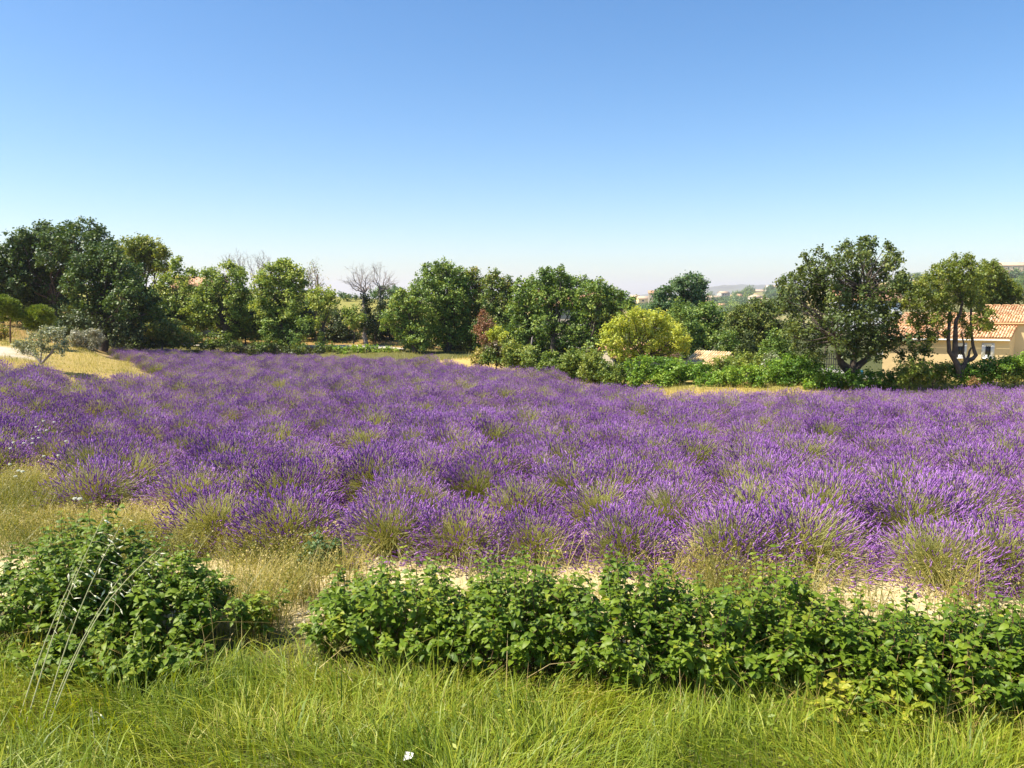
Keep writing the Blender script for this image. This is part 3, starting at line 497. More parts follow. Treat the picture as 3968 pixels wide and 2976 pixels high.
# fillers closing the tree lines; dark leaf colours stand in for the shade below
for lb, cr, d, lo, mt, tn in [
 ('deep shaded understorey below the tallest domed oak', C1, 59, [(250,960,110),(380,1020,120),(520,1050,120),(300,1120,100),(450,1160,100),(600,1180,100),(180,1050,80)], 'oak_dark', .3),  # dark leaves added here to make the ground under the left oaks read shaded
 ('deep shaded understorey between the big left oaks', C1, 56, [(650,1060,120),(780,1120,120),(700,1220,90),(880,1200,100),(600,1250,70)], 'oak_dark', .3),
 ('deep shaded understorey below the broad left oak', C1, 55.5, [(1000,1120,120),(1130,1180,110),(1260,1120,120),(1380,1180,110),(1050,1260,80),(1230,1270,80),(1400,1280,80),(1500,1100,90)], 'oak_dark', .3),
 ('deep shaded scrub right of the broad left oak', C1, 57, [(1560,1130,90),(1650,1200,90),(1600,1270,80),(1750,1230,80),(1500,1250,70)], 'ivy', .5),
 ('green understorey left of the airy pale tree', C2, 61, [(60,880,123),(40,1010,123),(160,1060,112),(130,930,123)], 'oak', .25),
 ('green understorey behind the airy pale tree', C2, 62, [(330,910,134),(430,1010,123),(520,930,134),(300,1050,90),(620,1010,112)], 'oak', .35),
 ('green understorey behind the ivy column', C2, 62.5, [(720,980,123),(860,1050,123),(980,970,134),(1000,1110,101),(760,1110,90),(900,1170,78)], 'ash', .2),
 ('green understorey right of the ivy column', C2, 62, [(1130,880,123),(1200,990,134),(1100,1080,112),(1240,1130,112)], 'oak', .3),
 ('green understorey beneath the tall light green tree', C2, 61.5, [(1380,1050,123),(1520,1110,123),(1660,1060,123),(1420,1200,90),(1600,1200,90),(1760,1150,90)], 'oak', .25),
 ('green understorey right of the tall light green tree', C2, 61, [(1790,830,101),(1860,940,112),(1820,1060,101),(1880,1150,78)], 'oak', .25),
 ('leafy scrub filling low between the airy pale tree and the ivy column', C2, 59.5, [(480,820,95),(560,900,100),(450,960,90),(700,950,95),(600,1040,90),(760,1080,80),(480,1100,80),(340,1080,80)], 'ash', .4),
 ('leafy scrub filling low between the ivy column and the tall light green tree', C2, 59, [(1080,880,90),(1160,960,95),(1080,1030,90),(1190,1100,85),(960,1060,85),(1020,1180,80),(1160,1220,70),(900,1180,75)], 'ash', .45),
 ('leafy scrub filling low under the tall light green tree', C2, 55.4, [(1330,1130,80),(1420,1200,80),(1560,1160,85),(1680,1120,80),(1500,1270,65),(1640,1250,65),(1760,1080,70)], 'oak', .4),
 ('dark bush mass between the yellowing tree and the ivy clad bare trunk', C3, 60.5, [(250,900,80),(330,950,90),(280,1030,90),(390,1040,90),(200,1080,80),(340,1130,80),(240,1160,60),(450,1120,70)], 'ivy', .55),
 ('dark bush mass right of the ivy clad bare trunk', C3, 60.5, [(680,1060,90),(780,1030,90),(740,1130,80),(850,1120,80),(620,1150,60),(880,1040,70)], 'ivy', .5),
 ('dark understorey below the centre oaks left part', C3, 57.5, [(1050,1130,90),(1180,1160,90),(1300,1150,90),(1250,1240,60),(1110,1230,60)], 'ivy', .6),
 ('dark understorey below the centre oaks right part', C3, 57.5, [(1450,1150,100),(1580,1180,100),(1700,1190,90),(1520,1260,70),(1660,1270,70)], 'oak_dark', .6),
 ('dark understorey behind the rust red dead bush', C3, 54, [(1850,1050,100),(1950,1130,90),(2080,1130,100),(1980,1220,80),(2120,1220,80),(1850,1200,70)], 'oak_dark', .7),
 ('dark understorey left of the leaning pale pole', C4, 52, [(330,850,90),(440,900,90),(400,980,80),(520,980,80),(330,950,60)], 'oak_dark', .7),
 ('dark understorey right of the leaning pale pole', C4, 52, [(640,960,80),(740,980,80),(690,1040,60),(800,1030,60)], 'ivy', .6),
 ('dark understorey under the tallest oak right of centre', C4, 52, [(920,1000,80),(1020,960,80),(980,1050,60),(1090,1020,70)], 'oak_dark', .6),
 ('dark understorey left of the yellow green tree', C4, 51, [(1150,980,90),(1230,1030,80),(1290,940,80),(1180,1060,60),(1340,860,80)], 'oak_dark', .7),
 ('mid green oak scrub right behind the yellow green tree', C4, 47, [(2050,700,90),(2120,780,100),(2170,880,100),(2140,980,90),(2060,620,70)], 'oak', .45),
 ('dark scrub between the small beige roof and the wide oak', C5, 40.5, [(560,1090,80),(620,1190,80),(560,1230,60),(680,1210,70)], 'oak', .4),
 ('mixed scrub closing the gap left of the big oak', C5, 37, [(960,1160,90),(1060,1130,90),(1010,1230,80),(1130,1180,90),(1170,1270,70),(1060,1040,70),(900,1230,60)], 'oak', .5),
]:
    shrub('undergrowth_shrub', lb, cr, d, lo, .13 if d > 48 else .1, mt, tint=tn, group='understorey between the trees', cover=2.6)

# pines, olive, silver shrub on the left
def pine(label, crop, d, base, lobes, r):
    t, root, cs = tree('stone_pine', label, 'tree', crop, d, base, [(lobes[0][0], lobes[0][1], 8)], .05, 'pine', 'twig', r, limbs=False, group='young stone pines by the path', gap=.9, cover=1)
    for o in list(t.children):
        bpy.data.objects.remove(o)
    rng = np.random.default_rng(len(label)); g = Geo(); gt = Geo()
    top = at(*cropT(crop, base[0], lobes[0][1]), d)
    gt.tube(wob(root - np.array([0,0,.1]), top, 5, .02, rng), np.linspace(r, r * .6, 5), 7)
    tv = np.array([(0, -.5, 0), (1, -.25, 0), (1, .25, 0), (0, .5, 0)]) * np.array([1, .05, 1]); tf = np.array([(0, 1, 2, 3)])
    for lx, ly, rr in lobes:
        c = at(*cropT(crop, lx, ly), d + rng.uniform(-.5, .5)); rw = rr * crop[2] * d / F
        gt.tube(np.array([top - np.array([0,0,.3]), (top + c) / 2, c]), [.04, .03, .015], 4)
        K = 60; dd = nrm(rng.standard_normal((K, 3)) + np.array([0, 0, .45])); tip = c + dd * rw * rng.uniform(.5, 1, K)[:, None]
        n = 26; P = np.repeat(tip, n, 0)
        A = nrm(np.repeat(dd, n, 0) * .9 + np.array([0, 0, .5]) + rng.standard_normal((K * n, 3)) * .55)
        Nn = nrm(np.cross(A, rng.standard_normal((K * n, 3)))); Mx = np.stack([A, np.cross(Nn, A), Nn], -1) * rng.uniform(.13, .26, K * n)[:, None, None]
        g.inst(tv * np.array([1, 4., 1]), tf, Mx, P, np.clip(np.repeat(rng.uniform(.2, .8, K), n) + rng.normal(0, .1, K * n), 0, 1))
    obj('trunk', gt, M['twig'], t, root); obj('crown', g, M['pine'], t, root)['kind'] = 'stuff'
pine('young stone pine cut by the left edge of the photo', C1, 41, (100, 1330), [(60,990,70),(130,1010,60),(-20,1000,80),(90,1060,70),(-10,1070,70),(150,1060,45),(40,950,50)], .05)
pine('young stone pine behind the silvery olive tree', C1, 42, (400, 1270), [(340,1070,65),(430,1070,70),(380,1050,60),(300,1110,45),(470,1110,45),(360,1150,65),(430,1150,60),(390,1110,70),(300,1150,35)], .05)
tree('olive_tree', 'silvery olive tree on the dry grass at far left', 'tree', C1, 29.5, (405, 1545), [(240,1370,45),(190,1400,45),(160,1370,30),(330,1300,45),(380,1330,55),(460,1260,50),(520,1250,50),(480,1230,38),(590,1260,45),(630,1320,45),(560,1340,55),(470,1350,55),(270,1440,45),(330,1400,50),(420,1420,40),(560,1410,45),(640,1390,40),(660,1350,30),(220,1460,32),(340,1460,35),(500,1430,35),(620,1450,25),(400,1260,25)], .06, 'olive', 'bark_grey', tr=.055, gap=.3, cover=1.9, tuft=2,
     stems=[(.06,.03,[(405,1560,0),(395,1530,0),(360,1490,0),(300,1450,0)]),(.055,.03,[(410,1555,0),(440,1520,0),(500,1460,0),(540,1400,0)]),(.04,.02,[(400,1540,0),(405,1480,0),(420,1400,0)])])
shrub('silver_shrub', 'pale whitish shrub between the olive and the dark oak shade', C1, 45.5, [(720,1290,40),(780,1270,45),(840,1290,45),(900,1260,40),(950,1270,45),(990,1300,40),(800,1330,45),(900,1330,45),(960,1350,40),(730,1340,35),(760,1385,42),(850,1390,42),(930,1392,42),(800,1410,35),(890,1412,35)], .07, 'silver', cover=2.6)
shrub('yellow_shrub', 'small yellowing shrub at the left edge under the pine', C1, 43, [(10,1220,45),(40,1260,40),(-20,1270,50)], .1, 'oak_brown', tint=.8)

# ------------------------------------------------------------------ shrubs along the far side of the field, left to right
G_H = 'shrubs along the right side of the field'
FS = [
 ('dry yellowish low bush at the far field corner', C4, 43, [(130,1070,51),(180,1050,45),(100,1090,34),(160,1100,40)], 'straw_green', .5),
 ('bronze red bush under the rust red dead bush', C4, 42, [(240,990,56),(310,980,51),(290,1040,68),(370,1060,62),(330,1100,51)], 'heath', .45),
 ('green bush left of the bronze red bush, in front of it', C4, 41.5, [(230,1060,56),(270,1110,51),(200,1090,40)], 'shrub', .45),
 ('yellow green bush in front of the leaning pale pole', C4, 40.5, [(440,1010,68),(500,1050,79),(430,1090,68),(560,1020,68),(560,1110,68),(480,1150,51)], 'shrub', .75),
 ('wide olive bush right of the leaning pale pole', C4, 39.5, [(630,1040,68),(690,1090,73),(620,1120,62),(740,1120,73),(690,1160,62)], 'shrub', .6),
 ('large rounded shrub below the dark oak trunks', C4, 37.5, [(800,1090,68),(870,1100,73),(780,1150,73),(860,1180,85),(800,1210,62),(740,1190,51)], 'shrub', .4),
 ('tall soft shrub in the middle of the field edge row', C4, 36.5, [(960,1110,79),(1040,1090,79),(1110,1070,68),(1000,1180,96),(1080,1180,90),(940,1210,68),(1050,1250,68)], 'shrub', .5),
 ('soft shrub touching the left side of the yellow green tree', C4, 35.5, [(1180,1110,79),(1240,1080,62),(1230,1170,90),(1150,1220,79),(1220,1260,68),(1290,1200,68)], 'shrub', .6),
 ('olive green shrub in front of the yellow green tree', C4, 34.8, [(1340,1180,73),(1410,1200,73),(1330,1250,73),(1420,1270,73),(1480,1230,68),(1360,1300,51),(1490,1290,56)], 'shrub', .5),
 ('tall bright green shrub below the yellow green tree', C4, 34.3, [(1600,1170,68),(1680,1140,68),(1760,1150,73),(1630,1250,79),(1720,1250,85),(1600,1310,56),(1680,1320,62)], 'bright', .55),
 ('low bright green dome right of the tall bright green shrub', C4, 33.8, [(1840,1250,68),(1900,1280,68),(1850,1310,56),(1950,1300,56),(1880,1330,45)], 'bright', .65),
 ('dark green shrub below the right side of the yellow tree', C4, 34.5, [(1850,1150,68),(1940,1160,73),(2020,1170,73),(1980,1240,79),(2050,1250,68),(2030,1310,51)], 'bright', .3),
 ('bright shrub left below the small beige roof', C5, 34, [(30,1350,68),(110,1340,68),(60,1420,79),(150,1410,73),(0,1460,56)], 'bright', .5),
 ('green shrub touching the small beige roof', C5, 34.5, [(230,1360,68),(310,1370,68),(250,1420,73),(360,1400,73),(330,1440,51)], 'bright', .4),
 ('sunlit shrub rising right of the small beige roof', C5, 35, [(450,1330,62),(520,1290,62),(600,1290,68),(680,1280,68),(760,1270,68),(820,1290,56),(560,1370,79),(670,1350,79),(450,1390,62)], 'shrub', .65),
 ('round bright shrub with dry grass at its foot', C5, 33.3, [(500,1440,68),(570,1420,68),(640,1430,68),(540,1500,62),(620,1510,62),(470,1500,45)], 'bright', .6),
 ('broad bright shrub in the middle of the right hedge', C5, 33, [(740,1400,73),(820,1400,68),(770,1480,73),(860,1460,68),(800,1530,51),(880,1520,51)], 'bright', .7),
 ('grey green bush peeping over the right hedge', C5, 36, [(980,1260,51),(1030,1270,51),(950,1290,40)], 'olive', .2),
 ('lush shrub left of the big oak', C5, 33.5, [(950,1380,79),(1040,1330,79),(1120,1290,79),(1200,1280,68),(1000,1450,73),(1080,1410,85),(1170,1370,85),(1040,1510,56)], 'bright', .5),
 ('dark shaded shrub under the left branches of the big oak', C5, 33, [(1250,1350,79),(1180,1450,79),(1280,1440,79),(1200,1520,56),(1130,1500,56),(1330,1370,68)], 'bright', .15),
 ('yellow speckled shrub in front of the big oak trunk', C5, 32.3, [(1380,1420,68),(1450,1430,62),(1400,1500,62),(1480,1500,56),(1340,1520,45),(1520,1450,51)], 'bright', .6),
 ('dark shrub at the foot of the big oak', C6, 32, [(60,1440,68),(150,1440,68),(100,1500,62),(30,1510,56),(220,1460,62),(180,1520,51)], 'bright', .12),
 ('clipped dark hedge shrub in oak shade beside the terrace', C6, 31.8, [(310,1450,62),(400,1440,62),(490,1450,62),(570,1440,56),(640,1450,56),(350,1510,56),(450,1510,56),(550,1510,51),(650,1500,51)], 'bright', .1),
 ('yellow green shrub in front of the left corner of the ochre house', C6, 31.3, [(720,1422,67),(790,1372,73),(860,1332,67),(760,1472,61),(840,1432,79),(900,1392,73),(880,1482,55)], 'shrub', .7),
 ('olive shrub below the ochre wall', C6, 31.4, [(960,1372,73),(1040,1372,73),(1000,1442,73),(1100,1402,73),(1170,1362,67),(1150,1442,67)], 'shrub', .45),
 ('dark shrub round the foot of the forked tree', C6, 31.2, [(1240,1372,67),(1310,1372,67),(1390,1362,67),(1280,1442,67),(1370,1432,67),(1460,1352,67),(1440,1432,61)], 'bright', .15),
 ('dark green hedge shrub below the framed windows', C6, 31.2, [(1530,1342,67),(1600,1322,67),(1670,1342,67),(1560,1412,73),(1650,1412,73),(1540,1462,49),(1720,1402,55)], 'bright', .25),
 ('bright green shrub at the right edge below the ochre house', C6, 31, [(1740,1322,67),(1810,1302,67),(1880,1292,73),(1950,1282,73),(1790,1372,67),(1880,1372,79),(1960,1362,73),(2030,1302,86)], 'bright', .6),
 ('low yellow green shrub at the right edge by the lavender', C6, 30.6, [(1790,1432,55),(1860,1432,61),(1930,1432,61),(1990,1422,61)], 'shrub', .7),
 ('bright shrub filling the hedge between the two low domes below the beige roof', C5, 33.6, [(330,1470,55),(410,1460,60),(270,1500,45),(390,1510,45),(450,1440,50)], 'bright', .55),
 ('leafy shrub hiding the terrace left of the big oak trunk', C5, 33.4, [(1300,1300,60),(1380,1330,60),(1450,1360,60),(1240,1270,50),(1420,1290,45)], 'bright', .4),
]
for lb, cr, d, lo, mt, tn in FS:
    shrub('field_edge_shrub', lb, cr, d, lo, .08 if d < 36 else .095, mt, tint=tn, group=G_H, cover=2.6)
shrub('dry_shrub', 'brown dry twiggy shrub before the dark hedge at right', C6, 30.4, [(1440,1470,22),(1480,1460,22),(1500,1490,20),(1430,1500,18)], .05, 'dead', gap=.3, cover=1.6, tint=.9)

# ------------------------------------------------------------------ the ochre house
def slab(g, p, q, r_, s_, th, tint=.5, mat=0):
    P = np.array([p, q, r_, s_]); n = nrm(np.cross(P[1] - P[0], P[3] - P[0])) * th
    g.add(np.concatenate([P, P - n]), [(0,1,2,3),(7,6,5,4),(0,4,5,1),(1,5,6,2),(2,6,7,3),(3,7,4,0)], tint, mat)
def ctile(n=5):
    a = np.linspace(0, math.pi, n); v = []; 
    for yy, rr in ((0, .095), (.44, .075)):
        for q in a: v.append((math.cos(q) * rr, yy, math.sin(q) * rr * .8 + .012))
    return np.array(v), np.array([(i, i + 1, i + n + 1, i + n) for i in range(n - 1)] + [(0, 1, 2, 2 if n == 3 else 3)] )
TV, TF = ctile(); TV = TV * .6
def tiled(parent, org, a, u, s_len, up, up_len, mats, limit, key, dark=False):
    """rows of half-round tiles on the plane a + i*u + j*up; the ones nearest `key` become parts, the rest one mesh"""
    u = nrm(np.asarray(u)); up = nrm(np.asarray(up)); n = np.cross(u, up)
    cols_ = int(s_len / .122); rows_ = int(up_len / .225)
    items = []
    for i in range(cols_):
        for j in range(rows_ + 1):
            p = a + u * (.1 + i * s_len / cols_) + up * (j * up_len / (rows_ + .6)) + n * (.012 + R.uniform(0, .012))
            items.append(p)
    items = np.array(items); order = np.argsort(np.linalg.norm(items - key, axis=1))
    Mx = np.stack([u, up, n], -1)
    global _tm
    ms = []
    for q in range(6):
        g = Geo(); g.add(TV, TF, q / 5.); ms.append(mesh('roof_tile', g, mats))
    for i in order[:limit]:
        o = bpy.data.objects.new('roof_tile', random.choice(ms)); COL.objects.link(o); o.parent = parent
        mm = Matrix(Mx.tolist()).to_4x4(); mm.translation = Vector(items[i] - org); o.matrix_local = mm
    rest = items[order[limit:]]
    if len(rest):
        g = Geo(); g.inst(TV, TF, np.repeat(Mx[None], len(rest), 0), rest, R.choice(np.linspace(0, 1, 6), len(rest)))
        obj('roof_tiling', g, mats, parent, org, kind='stuff')

HD = 35.5
fr = at(3915, 1313, HD); fl0 = at(3484, 1313, HD)
az = rad(14); fdir = np.array([math.cos(az), -math.sin(az), 0]); ddir = np.array([math.sin(rad(37)), math.cos(rad(37)), 0])
ze = fr[2]; zb = ze - 2.75
wlen = (fr[0] - fl0[0]) / math.cos(az) + .1
A = np.array([fr[0], fr[1], 0]); B = A - fdir * wlen
org = np.array([*(A + B)[:2] / 2, zb])
house = thing('ochre_house', 'ochre rendered house with terracotta tiled roofs and two small white framed windows', 'house', org)
dep = 2.3
def V3(p, z): return np.array([p[0], p[1], z])
g = Geo()
# low front block
zt = zz(1268, fr[1] + 1.9)
A2, B2 = A + ddir * dep, B + ddir * dep
g.add([V3(B, zb), V3(A, zb), V3(A, ze), V3(B, ze)], [(0,1,2,3)])
g.add([V3(A, zb), V3(A2, zb), V3(A2, zt), V3(A, ze)], [(0,1,2,3)])
g.add([V3(B2, zb), V3(B, zb), V3(B, ze), V3(B2, zt)], [(0,1,2,3)])
# left main block behind (ridge in line), right main block taller
mid = B + fdir * (wlen * .70)
dd2 = 3.0
ML, MR = B2, mid + ddir * dep
zr1 = zz(1223, fr[1] + 4.6)
g.add([V3(ML, zb), V3(ML + ddir * dd2 * 2, zb), V3(ML + ddir * dd2 * 2, zt), V3(ML + ddir * dd2, zr1), V3(ML, zt)], [(4,3,2,1,0)])
g.add([V3(MR, zt), V3(ML, zt), V3(ML, zt - .05), V3(MR, zt - .05)], [(0,1,2,3)])
obj('wall', g, M['ochre'], house, org)
TL = mid + ddir * (dep + .003); TR = TL + fdir * 9; zt2 = zz(1252, fr[1] + 2.2); zr2 = zz(1192, fr[1] + 5.2); dd3 = 3.4
g = Geo()
g.add([V3(TL, zb), V3(TR, zb), V3(TR, zt2), V3(TL, zt2)], [(0,1,2,3)])
for e in (TL, TR):
    g.add([V3(e, zb), V3(e + ddir * dd3 * 2, zb), V3(e + ddir * dd3 * 2, zt2), V3(e + ddir * dd3, zr2), V3(e, zt2)], [(0,1,2,3,4)])
obj('wall', g, M['ochre'], house, org)
ov = .15
def roof_plane(p, q, z0, z1, dlen, hl, hr, key, lim, back=True):
    r0 = p - fdir * hl; r1 = q + fdir * hr; sl = (z1 - z0) / dlen
    lo0, lo1 = V3(r0 - ddir * ov, z0 - ov * sl + .06), V3(r1 - ddir * ov, z0 - ov * sl + .06)
    up0, up1 = V3(r0 + ddir * dlen, z1 + .06), V3(r1 + ddir * dlen, z1 + .06)
    g = Geo(); slab(g, lo0, lo1, up1, up0, .09)
    if back: slab(g, up0, up1, V3(r1 + ddir * (2 * dlen + ov), z0 - ov * sl + .06), V3(r0 + ddir * (2 * dlen + ov), z0 - ov * sl + .06), .09)
    obj('roof', g, M['tile'], house, org)
    u = lo1 - lo0; w_ = up0 - lo0
    tiled(house, org, lo0, u, np.linalg.norm(u), w_, np.linalg.norm(w_), M['tile'], lim, key)
    if back:   # ridge tiles
        g = Geo(); kk = int(np.linalg.norm(u) / .4); tp = np.array([up0 + (up1 - up0) * (i / kk) + np.array([0,0,.05]) for i in range(kk)])
        f_ = np.stack([np.cross(nrm(u), [0,0,1.]), nrm(u), np.array([0,0,1.])], -1); g.inst(TV * 1.25, TF, np.repeat(f_[None], kk, 0), tp, R.random(kk)); obj('ridge_tiling', g, M['tile'], house, org, kind='stuff')
roof_plane(B, A, ze, zt, dep, .2, .06, V3(A, ze), 150, False)
roof_plane(ML, MR - fdir * .0, zt + .10, zr1, dd2, .2, 0, V3(MR, zt), 40)
roof_plane(TL, TR, zt2, zr2, dd3, .2, .2, V3(TL + fdir * 1.5, zt2), 105)
# gutter
g = Geo(); g.tube(np.array([V3(B - ddir * (ov + .03), ze - .06), V3((A + B) / 2 - ddir * (ov + .03), ze - .065), V3(A - ddir * (ov + .03), ze - .07)]), [.045] * 3, 6); obj('gutter', g, M['white'], house, org)
def window(par, o_, ctr, u, nout, w_, h_, mats, bars=True, fw=.11):
    """white surround, recessed dark pane and bars, on a wall whose outward normal is nout"""
    up = np.array([0, 0, 1.])
    def bx(g, a0, a1, b0, b1, d0, d1):
        v = [ctr + u * a + up * b_ + nout * c for c in (d0, d1) for a, b_ in ((a0, b0), (a1, b0), (a1, b1), (a0, b1))]
        g.add(v, [(0,1,2,3),(7,6,5,4),(0,4,5,1),(1,5,6,2),(2,6,7,3),(3,7,4,0)])
    root = Geo(); W2, H2 = w_ / 2, h_ / 2
    bx(root, -W2 - fw, -W2, -H2 - fw, H2 + fw, -.02, .035); bx(root, W2, W2 + fw, -H2 - fw, H2 + fw, -.02, .035)
    bx(root, -W2, W2, H2, H2 + fw, -.02, .034); bx(root, -W2 - fw, W2 + fw, -H2 - fw * 1.35, -H2 - fw, -.02, .075); bx(root, -W2, W2, -H2 - fw, -H2, -.02, .034)
    wn = obj('window', root, M['white'], par, o_)
    p = Geo(); bx(p, -W2, W2, -H2, H2, .004, .010); obj('pane', p, M['glass'], wn, o_)
    if bars:
        for i_ in (-1, 0, 1):
            q = Geo(); bx(q, i_ * W2 * .5 - .008, i_ * W2 * .5 + .008, -H2, H2, .02, .034); obj('bar', q, M['metal'], wn, o_)
        s_ = Geo(); bx(s_, -W2 - .0, -W2 + .04, -H2, H2, .011, .03); bx(s_, W2 - .04, W2, -H2, H2, .011, .03); bx(s_, -W2 + .04, W2 - .04, H2 - .04, H2, .011, .03); bx(s_, -W2 + .04, W2 - .04, -H2, -H2 + .04, .011, .03); obj('sash', s_, M['white'], wn, o_)
    return wn
nf = np.cross(fdir, [0, 0, 1.])
for cx, cy in ((1602, 1170), (1330, 1168)):
    sx, sy = cropT(C6, cx, cy); dirn = at(sx, sy, 1.) - np.array([0, 0, CAM_H])
    k_ = np.dot(A - np.array([0, 0, 0]), nf) / np.dot(np.array([dirn[0], dirn[1], 0]), nf); P = np.array([0, 0, CAM_H]) + dirn * k_
    window(house, org, P, fdir, nf, .30, .46, None)
# terrace, fence and pool things beside the house
def ground_pt(px, Y, dz=0): 
    x = (px - 1984) / F * Y; return np.array([x, Y, Hf(x, Y) + dz])
p0 = ground_pt(3330, 37); zt_ = zz(1464, 37)
g = Geo(); g.box((p0[0], 35.6, zt_ - .6), (B[0] - .05, 42, zt_)); tag(obj('terrace', g, M['concrete']), 'pale concrete terrace left of the ochre house', 'terrace')
fence = thing('wire_fence', 'dark wire fence on the terrace beside the ochre house', 'fence', (p0[0], 41, zt_))
for i in range(8):
    x = p0[0] + (B[0] - p0[0] - .2) * i / 7; g = Geo(); g.tube([(x, 41, zt_), (x, 41, zt_ + .5), (x, 41, zt_ + 1.0)], [.025] * 3, 6); obj('post', g, M['metal'], fence, (p0[0], 41, zt_))
for i in range(3):
    zq = zt_ + .3 + i * .3; g = Geo(); g.tube([(p0[0], 41, zq), ((p0[0] + B[0]) / 2, 41.02, zq), (B[0] - .1, 41, zq)], [.018] * 3, 5); obj('rail', g, M['metal'], fence, (p0[0], 41, zt_))
lp = at(3440, 1372, 39.5)
lg = thing('parasol', 'white flat parasol seen under the big oak branches', 'parasol', (lp[0], lp[1], zt_))
g = Geo(); a8 = np.linspace(0, 2 * math.pi, 9)[:-1]; g.add([(lp[0], lp[1], lp[2] + .18)] + [(lp[0] + math.cos(q) * .6, lp[1] + math.sin(q) * .6, lp[2]) for q in a8], [(0, i + 1, (i + 1) % 8 + 1) for i in range(8)]); obj('canopy', g, M['white'], lg, (lp[0], lp[1], zt_))
g = Geo(); g.tube([(lp[0], lp[1], zt_), (lp[0], lp[1], (zt_ + lp[2]) / 2), (lp[0], lp[1], lp[2] + .17)], [.03] * 3, 6); obj('pole', g, M['metal'], lg, (lp[0], lp[1], zt_))
bp_ = at(3340, 1447, 36.2); g = Geo(); g.tube([(bp_[0], bp_[1], zt_ + .002), (bp_[0], bp_[1], zt_ + .1), (bp_[0], bp_[1], zt_ + .42), (bp_[0], bp_[1], zt_ + .45)], [.045, .05, .055, .04], 12); tag(obj('blue_tub', g, M['blue']), 'small blue plastic tub at the terrace edge under the big oak', 'tub')

# ------------------------------------------------------------------ other houses
def house_at(label, px, py, d, w, h, dp, rise, rz, wall='cream', roof='roof_far', wins=(), ov=.35, name='house', group=None, tiles=False, sink=3., chim=None, hip=0, part_glass='glass'):
    """gable (or hipped) house; py = foot of the front wall; ridge along the front"""
    p = at(px, py, d); t = thing(name, label, 'house', p, group, rz)
    g = Geo(); W2 = w / 2
    g.add([(-W2,0,-sink),(W2,0,-sink),(W2,0,h),(-W2,0,h)], [(0,1,2,3)])
    g.add([(W2,dp,-sink),(-W2,dp,-sink),(-W2,dp,h),(W2,dp,h)], [(0,1,2,3)])
    if hip == 0:
        g.add([(W2,0,-sink),(W2,dp,-sink),(W2,dp,h),(W2,dp/2,h+rise),(W2,0,h)], [(0,1,2,3,4)]); g.add([(-W2,dp,-sink),(-W2,0,-sink),(-W2,0,h),(-W2,dp/2,h+rise),(-W2,dp,h)], [(0,1,2,3,4)])
    else:
        g.add([(W2,0,-sink),(W2,dp,-sink),(W2,dp,h),(W2,0,h)], [(0,1,2,3)]); g.add([(-W2,dp,-sink),(-W2,0,-sink),(-W2,0,h),(-W2,dp,h)], [(0,1,2,3)])
    obj('wall', g, M[wall], t)
    g = Geo(); sl = rise / (dp / 2); e = h - ov * sl + .05; th = .12 if d < 150 else .3
    hx = W2 + ov - (hip if hip else 0)
    slab(g, (-W2-ov,-ov,e),(W2+ov,-ov,e),(hx,dp/2,h+rise+.05),(-hx,dp/2,h+rise+.05), th)
    slab(g, (W2+ov,dp+ov,e),(-W2-ov,dp+ov,e),(-hx,dp/2,h+rise+.05),(hx,dp/2,h+rise+.05), th)
    if hip:
        slab(g, (W2+ov,-ov,e),(W2+ov,dp+ov,e),(hx,dp/2,h+rise+.05),(hx,dp/2+.01,h+rise+.05), th); slab(g, (-W2-ov,dp+ov,e),(-W2-ov,-ov,e),(-hx,dp/2,h+rise+.05),(-hx,dp/2+.01,h+rise+.05), th)
    rf = obj('roof', g, M[roof], t)
    if chim: g = Geo(); g.box((chim-.3, dp/2-.3, h+rise*.6), (chim+.3, dp/2+.3, h+rise+.8)); obj('chimney', g, M[wall], rf)
    for (wx, wz, ww, wh) in wins:
        g = Geo(); g.box((wx-ww/2, -.03, wz-wh/2), (wx+ww/2, .05, wz+wh/2)); wn = obj('window', g, M[part_glass], t)
        g = Geo(); g.box((wx-ww/2-.1, -.08, wz-wh/2-.14), (wx+ww/2+.1, .05, wz-wh/2-.003)); obj('sill', g, M['white'], wn)
    if tiles:
        lo = np.array([-W2-ov, -ov, e]); u = np.array([w + 2*ov, 0, 0]); up = np.array([0, dp/2+ov, (h+rise+.05-e)])
        tiled(t, np.zeros(3), lo, u, w + 2*ov, up, np.linalg.norm(up), M[tiles], 200, np.array([0, 0, h]))
    return t
# shed with the beige roof below the oaks: ridge runs away to the right
sh = house_at('small shed with a pale beige tiled roof behind the right hedge', 2712, 1474, 37.5, 1.7, .70, 2.4, .50, rad(-42), 'cream', 'tile_pale', ov=.12, name='shed', tiles='tile_pale', sink=1)
house_at('house with a pink tiled roof hidden behind the tallest centre oak', 2195, 1290, 75, 7, 2.6, 7, 1.5, rad(-12), 'cream', 'roof_far', wins=[(-2,1.4,.9,1.1),(1.5,1.4,.9,1.1)], tiles=False)
house_at('low terracotta roofed building behind the yellow green tree', 2500, 1440, 45, 3.6, .9, 4, .6, rad(5), 'cream', 'roof_far', wins=[(-1.5,.6,.6,.6)], ov=.25)
house_at('house with a brown gabled roof on the left skyline behind trees', 775, 1140, 104, 6.5, 1.0, 6, 1.3, rad(20), 'stone', 'roof_far', wins=[(1,.4,.8,.8)], sink=2)
house_at('orange roofed house glimpsed through the big oak', 3370, 1240, 120, 9, 3, 7, 1.6, rad(-10), 'white', 'roof_far', wins=[(-2,1.5,1,1.2),(2,1.5,1,1.2)])
G_V = 'houses of the far hillside village'
house_at('white village house with a two storey left end, leftmost on the slope', 2812, 1150, 1040, 14, 5, 9, 2.2, rad(25), 'plaster', 'roof_far_pale', [(-4,3,1.6,1.8),(0,3,1.6,1.8)], group=G_V)
